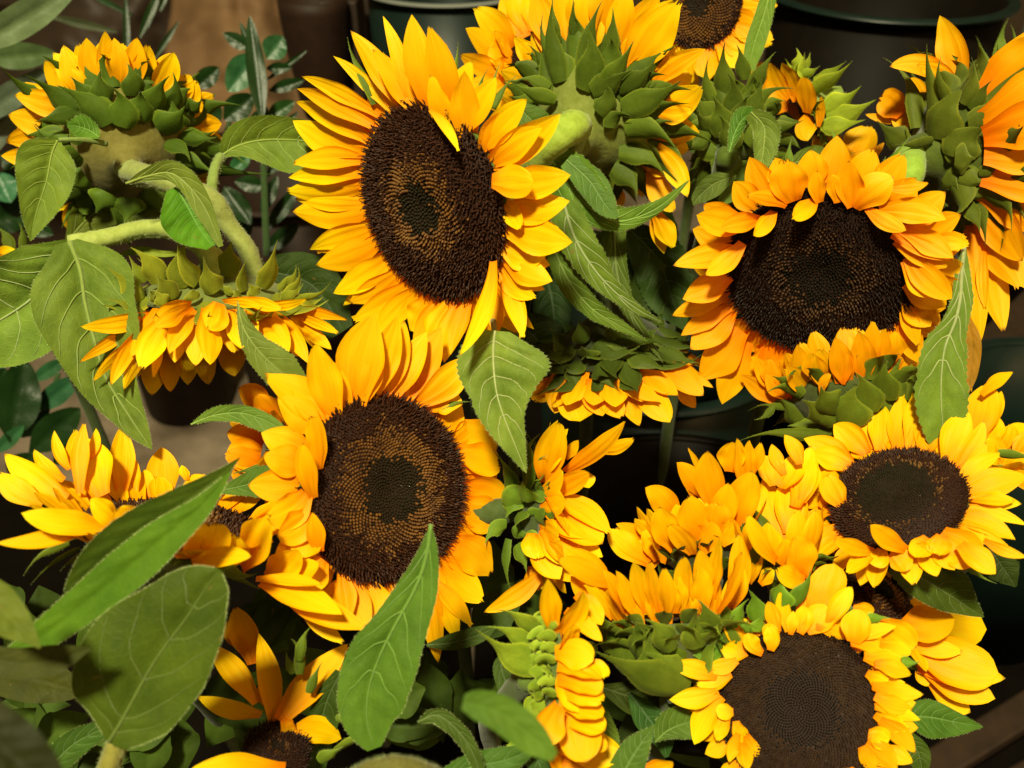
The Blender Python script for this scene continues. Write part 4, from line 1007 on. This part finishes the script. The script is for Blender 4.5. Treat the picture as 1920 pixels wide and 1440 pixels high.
flower('A', (238, 268), .55, (0.0, .42, -.9), 122, 'sunflower seen from behind at the upper left, golden petals fanned over dark green bracts',
 [(150,360,104,394,38,4,.4,8),(155,380,124,428,42,0,.4,8),(300,350,290,420,44,0,.4,10),(345,290,402,306,32,3,.3),(350,315,396,322,26,2,.3),(350,245,416,232,44,-5,.5),(340,215,381,190,34,0,.3),(330,200,370,152,44,3,.3),(325,195,357,139,42,0,.4),
  (290,178,326,97,46,4,.2),(265,168,278,83,44,0,.3),(250,165,257,70,44,0,.2),(222,165,214,71,42,3,.2),(205,162,197,57,36,0,.1),(190,170,162,71,46,-3,.3),(178,182,144,81,42,3,.3),(165,188,119,84,46,-3,.3),(165,190,99,98,44,3,.2),(160,195,84,112,46,-4,.3),
  (140,205,40,154,40,-4,.3),(135,212,27,179,48,4,.3),(130,236,15,215,54,-5,.4),(120,256,11,266,48,4,.4),(112,290,2,292,40,-4,.3),(120,300,60,320,40)],
 [(140,212,66,218,34,-5),(128,262,58,242,28,-5),(118,275,55,268,24),(175,190,140,136,40,-6),(200,195,184,130,48,-5),(250,180,238,118,44,5),(275,215,300,134,52,6),(310,212,336,139,44,5),(200,235,114,162,60,8),(300,245,347,199,64,6),(350,202,381,190,32,3),
  (340,255,405,270,32,-4),(330,300,402,326,34,-5),(228,238,225,158,58,4),(255,225,262,165,60,4),(180,230,150,190,60),(320,235,330,190,60),(310,268,359,303,32,-10),(160,330,120,350,60),(200,360,180,400,60),(280,350,300,400,60),(320,320,350,360,50),
  (150,290,110,320,60),(240,370,240,420,60),(160,260,120,230,50)],
 stem_pts=[(290,333,.500),(345,350,.494),(398,375,.497),(430,425,.505),(468,478,.51),(490,560,.52)], stem_r=.0052, stem_col=(.26,.30,.09), bcol=(.055,.105,.028), calyx_col=(.16,.14,.035), ab=[(1.0,-.05,16,.68,.32),(.95,-.24,15,.80,.38),(.80,-.44,12,.72,.40)], calyx_depth=.75,
 floret=False, hair=2200, auto=(24,72,38,.35))

# ================================================================== LEAVES  (parts of the flower whose stem carries them)
G1 = (.15, .215, .065); G2 = (.09, .19, .035); G3 = (.10, .13, .035); G4 = (.055, .10, .05)
def LF(key, st, d, **k):
    rt, O, _ = FL[key]; return leaf(rt, O, st, d, **k)
def ST(key, pts, r, col=(.20, .27, .06), hair=0, name='leaf_stalk'):
    rt, O, _ = FL[key]; return stem(rt, O, [PT(*q) for q in pts], r, col, name=name, hair=hair)

LF('A', [(108,263,6,8),(97,290,38,52),(87,340,44,52),(68,400,28,27),(57,452,1,1)], .485, col=G1, fold=(-.35,-.25), hair=500)
ST('A', [(200,270,.50),(160,262,.49),(110,262,.485)], [.0015,.0012], (.18,.25,.07))
LF('A', [(186,258,3,3),(170,246,20,18),(148,238,20,22),(126,234,4,4)], .492, col=G2, hair=100)
LF('C', [(330,350,18,20),(352,388,40,54),(372,425,36,50),(398,462,14,12)], .455, col=(.085,.22,.03), fold=(.3,-.5), hair=300)
LF('C', [(236,344,1,1),(275,331,14,8),(318,325,24,14),(352,348,24,16),(385,392,15,20),(415,462,4,6)], .448, col=(.15,.20,.08), fold=(-.5,.2), hair=500)
LF('A', [(412,294,3,3),(445,274,36,20),(490,263,44,44),(545,262,40,60),(600,268,32,40),(655,275,1,1)], .52, col=G1, fold=(-.4,-.35), hair=400)
ST('A', [(396,400,.51),(398,350,.508),(404,315,.512),(414,293,.518)], [.0030,.0026], (.20,.27,.07), hair=500)
LF('A', [(125,455,4,4),(165,410,34,28),(215,375,44,50),(275,385,40,50),(330,420,4,4)], .57, col=G3)
# big drooping left leaves
LF('C', [(132,455,10,12),(105,500,58,66),(65,555,88,96),(0,600,92,112),(-70,635,60,80),(-130,660,1,1)], .47, col=(.17,.26,.10), fold=(-.25,-.45), hair=500, vcol=(.28,.35,.14))
LF('C', [(130,452,15,25),(150,505,82,74),(160,570,84,90),(178,640,78,74),(200,710,54,52),(236,770,32,32),(262,810,18,18),(285,842,1,1)], .462, col=(.13,.19,.07), fold=(-.55,-.25), hair=700)
LF('C', [(445,556,1,1),(455,610,16,9),(480,652,27,24),(520,692,38,32),(570,735,20,24)], .452, col=(.14,.19,.08), fold=(-.2,.2), serr=.1, hair=300)
LF('C', [(480,512,5,5),(530,515,42,42),(590,540,52,62),(645,620,20,30)], .56, col=(.03,.055,.02))
LF('C', [(350,472,3,3),(310,476,6,6),(262,470,8,8),(225,478,3,3)], .49, col=(.25,.30,.09), veins=False)
LF('CC', [(358,796,1,1),(400,780,15,10),(450,775,16,18),(500,790,14,22),(545,818,5,8)], .46, col=(.13,.22,.08), serr=.1, hair=200)
LF('CC', [(398,922,1,1),(440,915,16,14),(490,902,28,30),(535,888,14,30)], .455, col=(.085,.16,.05), serr=.1, hair=200)
# foreground left leaves
LF('Y', [(450,858,1,1),(412,892,10,12),(335,948,30,32),(255,1000,46,42),(190,1052,44,38),(148,1092,34,22),(124,1118,6,6)], .352, col=(.060,.100,.025), fold=(.35,-.5), ripple=.03, serr=.05, hair=1200, veins=False)
LF('Y', [(432,885,2,2),(380,946,20,18),(310,1006,34,36),(250,1058,40,42),(155,1135,34,36),(70,1200,24,28),(8,1222,3,3)], .344, col=(.080,.165,.026), fold=(-.35,.1), ripple=.03, serr=.05, hair=1600, veins=False)
LF('AA', [(203,1392,2,30),(222,1362,60,62),(240,1330,112,86),(290,1240,132,100),(345,1165,100,78),(378,1115,72,52),(398,1086,44,34),(412,1068,4,4)], .335, col=(.062,.095,.022), fold=(.12,-.45), ripple=.03, hair=1800)
ST('AA', [(236,1345,.343),(220,1392,.343),(190,1480,.345),(170,1560,.36)], [.0032,.0040,.0045], (.24,.22,.05), hair=1800)
LF('AA', [(70,1470,24,24),(140,1395,26,26),(242,1345,4,4)], .40, col=(.06,.12,.05), fold=(-.4,.1), hair=200)
LF('D', [(808,983,1,1),(800,1040,22,18),(780,1100,42,32),(742,1170,62,42),(712,1230,74,58),(692,1290,74,58),(688,1350,60,45),(702,1404,14,14)], .375, col=(.085,.17,.05), fold=(-.3,-.1), ripple=.04, serr=.04, hair=900)
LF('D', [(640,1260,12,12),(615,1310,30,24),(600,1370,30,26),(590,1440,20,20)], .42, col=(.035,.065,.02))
# leaves hanging from the top centre flower
LF('K', [(1015,275,18,24),(1055,330,52,42),(1098,382,48,34),(1150,414,30,20),(1200,406,20,14),(1248,380,12,8),(1292,338,1,1)], .475, col=(.12,.22,.07), fold=(-.35,.35), serr=.12, ripple=.1, hair=500)
LF('K', [(1062,300,14,16),(1105,340,28,26),(1135,385,22,20),(1158,408,4,4)], .468, col=(.09,.17,.09), fold=(.3,-.4), hair=200)
LF('K', [(1055,370,24,26),(1075,440,36,34),(1110,500,32,26),(1150,545,17,18),(1195,580,9,8),(1242,605,1,1)], .478, col=(.13,.20,.07), fold=(-.4,.25), serr=.16, ripple=.1, hair=500, vcol=(.22,.28,.11))
LF('K', [(1040,470,18,18),(1068,530,22,22),(1110,580,20,17),(1160,610,12,10),(1214,640,1,1)], .49, col=(.11,.18,.06), fold=(-.4,.25), serr=.1, hair=300)
LF('K', [(1150,415,22,24),(1158,520,20,20),(1185,590,12,12),(1243,680,1,1)], .50, col=(.08,.12,.045), fold=(-.4,.25), serr=.1, hair=200)
LF('K', [(965,190,3,3),(985,215,24,20),(1010,240,30,18),(1030,270,10,10)], .50, col=(.09,.15,.06))
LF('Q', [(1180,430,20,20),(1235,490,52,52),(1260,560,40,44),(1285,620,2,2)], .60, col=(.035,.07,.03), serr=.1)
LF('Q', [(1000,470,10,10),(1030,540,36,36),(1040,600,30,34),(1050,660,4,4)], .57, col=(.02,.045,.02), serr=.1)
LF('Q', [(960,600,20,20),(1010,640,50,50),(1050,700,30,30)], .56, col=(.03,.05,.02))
LF('B', [(928,620,30,24),(925,655,86,60),(926,695,104,68),(932,740,76,50),(946,785,40,40),(966,835,21,23),(987,887,1,1)], .425, col=(.16,.23,.09), fold=(-.25,-.1), serr=.11, ripple=.05, hair=700, vcol=(.34,.38,.16))
ST('B', [(905,540,.50),(922,590,.460),(928,634,.4265)], [.0020,.0011], (.24,.24,.09))
LF('P', [(1808,460,2,2),(1803,510,15,11),(1800,560,22,15),(1790,605,24,22),(1772,650,38,36),(1765,705,44,43),(1765,765,45,43),(1772,830,30,30)], .454, col=(.14,.22,.065), fold=(.15,-.3), serr=.14, hair=500, vcol=(.28,.33,.13))
LF('P', [(1812,590,4,4),(1822,640,16,12),(1818,700,14,12),(1812,740,3,3)], .47, col=(.34,.16,.03), veins=False)
LF('G', [(1675,1055,18,20),(1728,1085,46,36),(1780,1116,50,33),(1816,1140,24,16),(1845,1157,1,1)], .43, col=(.055,.085,.022), fold=(-.2,-.4), hair=300)
LF('S', [(1695,1345,14,14),(1740,1345,32,36),(1790,1354,21,25),(1843,1363,1,1)], .43, col=(.075,.16,.05), fold=(-.2,-.4), hair=200)
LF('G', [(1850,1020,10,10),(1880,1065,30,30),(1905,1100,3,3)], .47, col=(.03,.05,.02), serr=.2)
LF('V', [(1165,1455,30,36),(1195,1405,27,23),(1227,1360,1,1)], .385, col=(.08,.15,.06), fold=(-.2,-.4), hair=200)
LF('V', [(1228,1392,1,1),(1252,1370,30,16),(1288,1356,32,28),(1325,1350,20,30)], .415, col=(.085,.15,.05), fold=(-.3,-.1), hair=200)
LF('V', [(1110,1310,4,4),(1125,1345,18,20),(1140,1390,22,22),(1150,1430,6,6)], .415, col=(.11,.17,.05), hair=100)
LF('V', [(1180,1300,4,4),(1210,1340,26,26),(1240,1380,26,22),(1250,1420,4,4)], .43, col=(.04,.10,.05))
LF('V', [(1130,1290,8,8),(1190,1310,30,30),(1250,1330,20,20),(1290,1350,2,2)], .45, col=(.05,.07,.02))
LF('H', [(1340,1340,4,4),(1360,1390,26,30),(1400,1420,30,34),(1420,1445,10,10)], .425, col=(.06,.11,.035))
LF('H', [(1690,1370,10,10),(1720,1410,22,26),(1730,1450,10,10)], .42, col=(.06,.10,.03))
LF('X', [(783,1354,3,3),(820,1342,13,15),(860,1372,15,15),(886,1412,13,13),(905,1460,10,10)], .385, col=(.06,.10,.04), fold=(-.5,.3), serr=.15, hair=400)
LF('X', [(800,1210,3,3),(850,1205,18,14),(900,1190,16,14),(930,1175,3,3)], .45, col=(.05,.085,.03), serr=.12)
LF('X', [(960,1225,5,5),(940,1250,20,16),(960,1300,20,20),(985,1340,6,6)], .42, col=(.06,.10,.05), serr=.1)
LF('X', [(820,1460,10,10),(880,1440,24,24),(950,1425,24,24),(1010,1400,4,4)], .39, col=(.06,.13,.05), fold=(-.3,.2), hair=200)
LF('X', [(960,1390,6,6),(985,1400,22,22),(1010,1430,22,22),(1020,1470,6,6)], .40, col=(.06,.12,.07))
LF('X', [(868,1316,14,14),(895,1322,28,26),(945,1342,34,32),(1000,1385,30,30),(1040,1420,10,10)], .265, col=(.085,.16,.05), fold=(-.3,-.3), veins=False)
ST('X', [(650,1470,.30),(720,1445,.30),(790,1455,.30),(850,1490,.31)], [.0040,.0045,.0045], (.11,.10,.025), hair=1200, name='thick_stem')
LF('Y', [(-60,1070,10,10),(-20,1120,36,40),(25,1165,30,34),(60,1200,12,10),(75,1215,2,2)], .29, col=(.13,.16,.05), veins=False)
LF('Y', [(-40,1260,30,30),(60,1275,46,40),(120,1290,30,26),(165,1300,2,2)], .42, col=(.05,.055,.02), veins=False)
LF('N', [(1367,287,1,1),(1378,250,12,11),(1394,222,20,11),(1416,210,10,10)], .50, col=(.085,.19,.05), fold=(-.2,.6), hair=300)
LF('N', [(1408,210,8,14),(1432,238,26,20),(1432,275,26,18),(1426,320,11,9),(1428,364,1,1)], .495, col=(.15,.21,.085), fold=(-.3,.3), serr=.12, hair=500)
LF('N', [(1380,330,4,4),(1340,345,22,20),(1310,370,14,14),(1300,385,1,1)], .53, col=(.09,.13,.05))
LF('N', [(1470,310,3,3),(1520,300,26,24),(1560,310,24,20)], .52, col=(.12,.17,.06), serr=.12)
LF('N', [(1350,380,8,8),(1400,340,28,28),(1440,350,30,20),(1480,340,3,3)], .54, col=(.11,.18,.06))
LF('M', [(1448,-30,12,14),(1432,30,17,17),(1415,80,20,17),(1404,132,10,12)], .54, col=(.13,.22,.06), hair=200)
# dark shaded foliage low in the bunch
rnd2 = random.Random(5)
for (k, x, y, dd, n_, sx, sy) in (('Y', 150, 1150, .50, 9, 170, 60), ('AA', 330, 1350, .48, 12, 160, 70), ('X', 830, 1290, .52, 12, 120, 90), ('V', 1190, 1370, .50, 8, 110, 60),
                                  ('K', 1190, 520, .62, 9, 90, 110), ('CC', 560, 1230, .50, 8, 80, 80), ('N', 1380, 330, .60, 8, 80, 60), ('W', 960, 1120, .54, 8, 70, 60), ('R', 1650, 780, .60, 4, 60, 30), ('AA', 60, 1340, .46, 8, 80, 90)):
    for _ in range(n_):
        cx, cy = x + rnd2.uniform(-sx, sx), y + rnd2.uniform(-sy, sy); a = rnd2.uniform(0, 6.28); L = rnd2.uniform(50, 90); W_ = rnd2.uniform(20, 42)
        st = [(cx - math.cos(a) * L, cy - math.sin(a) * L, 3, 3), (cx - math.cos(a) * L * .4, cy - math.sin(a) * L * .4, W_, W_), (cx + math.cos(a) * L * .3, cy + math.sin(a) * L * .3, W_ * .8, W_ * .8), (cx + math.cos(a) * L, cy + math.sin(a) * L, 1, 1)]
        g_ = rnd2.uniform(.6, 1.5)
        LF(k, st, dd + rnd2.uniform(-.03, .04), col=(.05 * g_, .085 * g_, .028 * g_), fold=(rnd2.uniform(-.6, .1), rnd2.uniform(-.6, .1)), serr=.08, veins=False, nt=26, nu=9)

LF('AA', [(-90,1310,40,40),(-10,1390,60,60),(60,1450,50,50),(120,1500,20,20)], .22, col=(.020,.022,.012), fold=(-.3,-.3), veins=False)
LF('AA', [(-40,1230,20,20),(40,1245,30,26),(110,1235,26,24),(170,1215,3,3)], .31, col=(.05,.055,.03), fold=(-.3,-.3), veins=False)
# lone sunflower petals peeping at the left edge
flower('Z', (-25, 500), .58, (-.3, .3, .85), 40, 'yellow petal tips and green bracts peeping in at the left edge below the hanging leaf',
 [(0,490,30,468,40,0,.3),(-5,500,25,485,40,0,.3)], [(20,470,-5,420,22,4),(45,470,38,415,18,3),(70,465,110,470,12)], floret=False, bcol=(.09,.14,.04), hair=50)
flower('Q2', (1905, 150), .62, (.3, .2, -.9), 60, 'green bract tips of a sunflower hidden behind the right-hand orange petals',
 [], [(1860,170,1832,62,26),(1880,140,1872,34,30),(1900,140,1908,44,20),(1850,190,1880,110,30),(1845,185,1828,110,20),(1880,160,1920,120,30)], floret=False, disc=True, bcol=(.10,.17,.07), hair=50)

# ================================================================== GLOSSY HOUSE PLANTS behind
def plant(label, c, d, stalks, leaves, blades=()):
    O = PT(c[0], c[1], d); rt = root('potted_plant', O); tag(rt, label, 'plant', None)
    for pts, r in stalks: stem(rt, O, [PT(*q) for q in pts], r, (.035, .07, .02))
    for (x0, y0, x1, y1, w_, dd, col) in leaves:
        st = [(x0, y0, 2, 2), (x0 * .7 + x1 * .3, y0 * .7 + y1 * .3, w_ * .46, w_ * .46), (x0 * .4 + x1 * .6, y0 * .4 + y1 * .6, w_ * .5, w_ * .5), (x0 * .12 + x1 * .88, y0 * .12 + y1 * .88, w_ * .26, w_ * .26), (x1, y1, 1, 1)]
        leaf(rt, O, st, dd, col=col, fold=(-.3, -.25), glossy=True, veins=False, nt=24, nu=9)
DG = (.007, .026, .006); TG = (.022, .085, .04); MG = (.014, .05, .012)
plant('glossy dark green plant between the two upper left sunflowers', (490, 230), .78,
 [([(500,480,.80),(495,330,.79),(488,180,.78),(468,40,.77)], [.003,.0025,.0015]), ([(380,480,.84),(400,330,.83),(440,200,.82)], [.003,.002])],
 [(470,92,419,62,26,.76,DG),(500,110,530,68,44,.80,TG),(478,98,428,172,52,.76,TG),(492,230,468,30,34,.745,DG),(478,110,450,42,14,.77,DG),(420,225,474,178,46,.75,DG),(366,165,410,126,34,.80,DG),(500,128,546,127,20,.78,DG),
  (505,170,570,150,22,.78,DG),(500,220,552,190,28,.77,MG),(378,200,410,235,50,.79,DG),(500,200,470,260,34,.79,DG),(500,260,560,210,14,.80,DG),(500,330,560,260,22,.8,DG),(490,300,440,240,26,.8,MG),(500,350,440,340,30,.8,DG),(470,420,420,350,40,.82,DG),(500,430,560,350,26,.82,DG),
  (500,150,575,95,10,.8,DG),(490,400,520,330,24,.8,DG),(430,320,470,290,26,.79,(.02,.09,.04)),(400,480,350,400,40,.84,DG),(440,470,470,400,30,.84,DG),(500,470,560,420,30,.86,DG),
  (340,420,320,330,50,.86,DG),(390,330,430,260,30,.84,DG)])
plant('glossy dark green plant at the left edge below the big drooping leaf', (40, 780), .80,
 [([(60,900,.82),(80,800,.80),(110,700,.79)], [.003,.002])],
 [(20,830,45,672,76,.76,DG),(65,770,150,705,40,.78,(.02,.085,.045)),(60,715,125,672,26,.80,TG),(55,850,150,765,60,.77,DG),(-10,850,45,798,26,.76,TG),(40,820,90,770,34,.79,TG),(0,700,-20,640,50,.8,DG),(20,900,60,850,50,.82,DG),(-20,760,10,690,50,.78,DG),(100,870,160,820,40,.82,DG)])
plant('long grey green blade leaves crossing the upper left corner', (60, 120), .75,
 [([(-40,420,.85),(-30,250,.8),(-20,120,.78)], [.004,.003])],
 [(-60,100,150,-30,56,.70,(.10,.145,.085)),(-60,235,95,128,44,.74,(.06,.085,.07)),(-30,110,105,100,46,.80,(.06,.10,.045)),(-50,320,60,150,40,.76,(.07,.09,.08)),(90,30,220,60,16,.85,(.04,.05,.03)),(0,290,60,320,50,.8,DG),(-20,360,70,340,60,.8,DG),
  (-30,420,60,390,60,.8,DG),(0,400,100,440,40,.82,DG),(240,160,235,-20,12,.9,DG),(262,70,300,-20,16,.9,DG),(290,110,335,40,10,.9,DG),(250,30,150,-20,10,.92,DG),(300,20,315,-20,10,.9,DG),(-10,320,20,380,50,.78,(.03,.12,.07))])
print('objects', len(bpy.data.objects), 'tris', sum(sum(len(p_.vertices) - 2 for p_ in m_.polygons) for m_ in bpy.data.meshes))
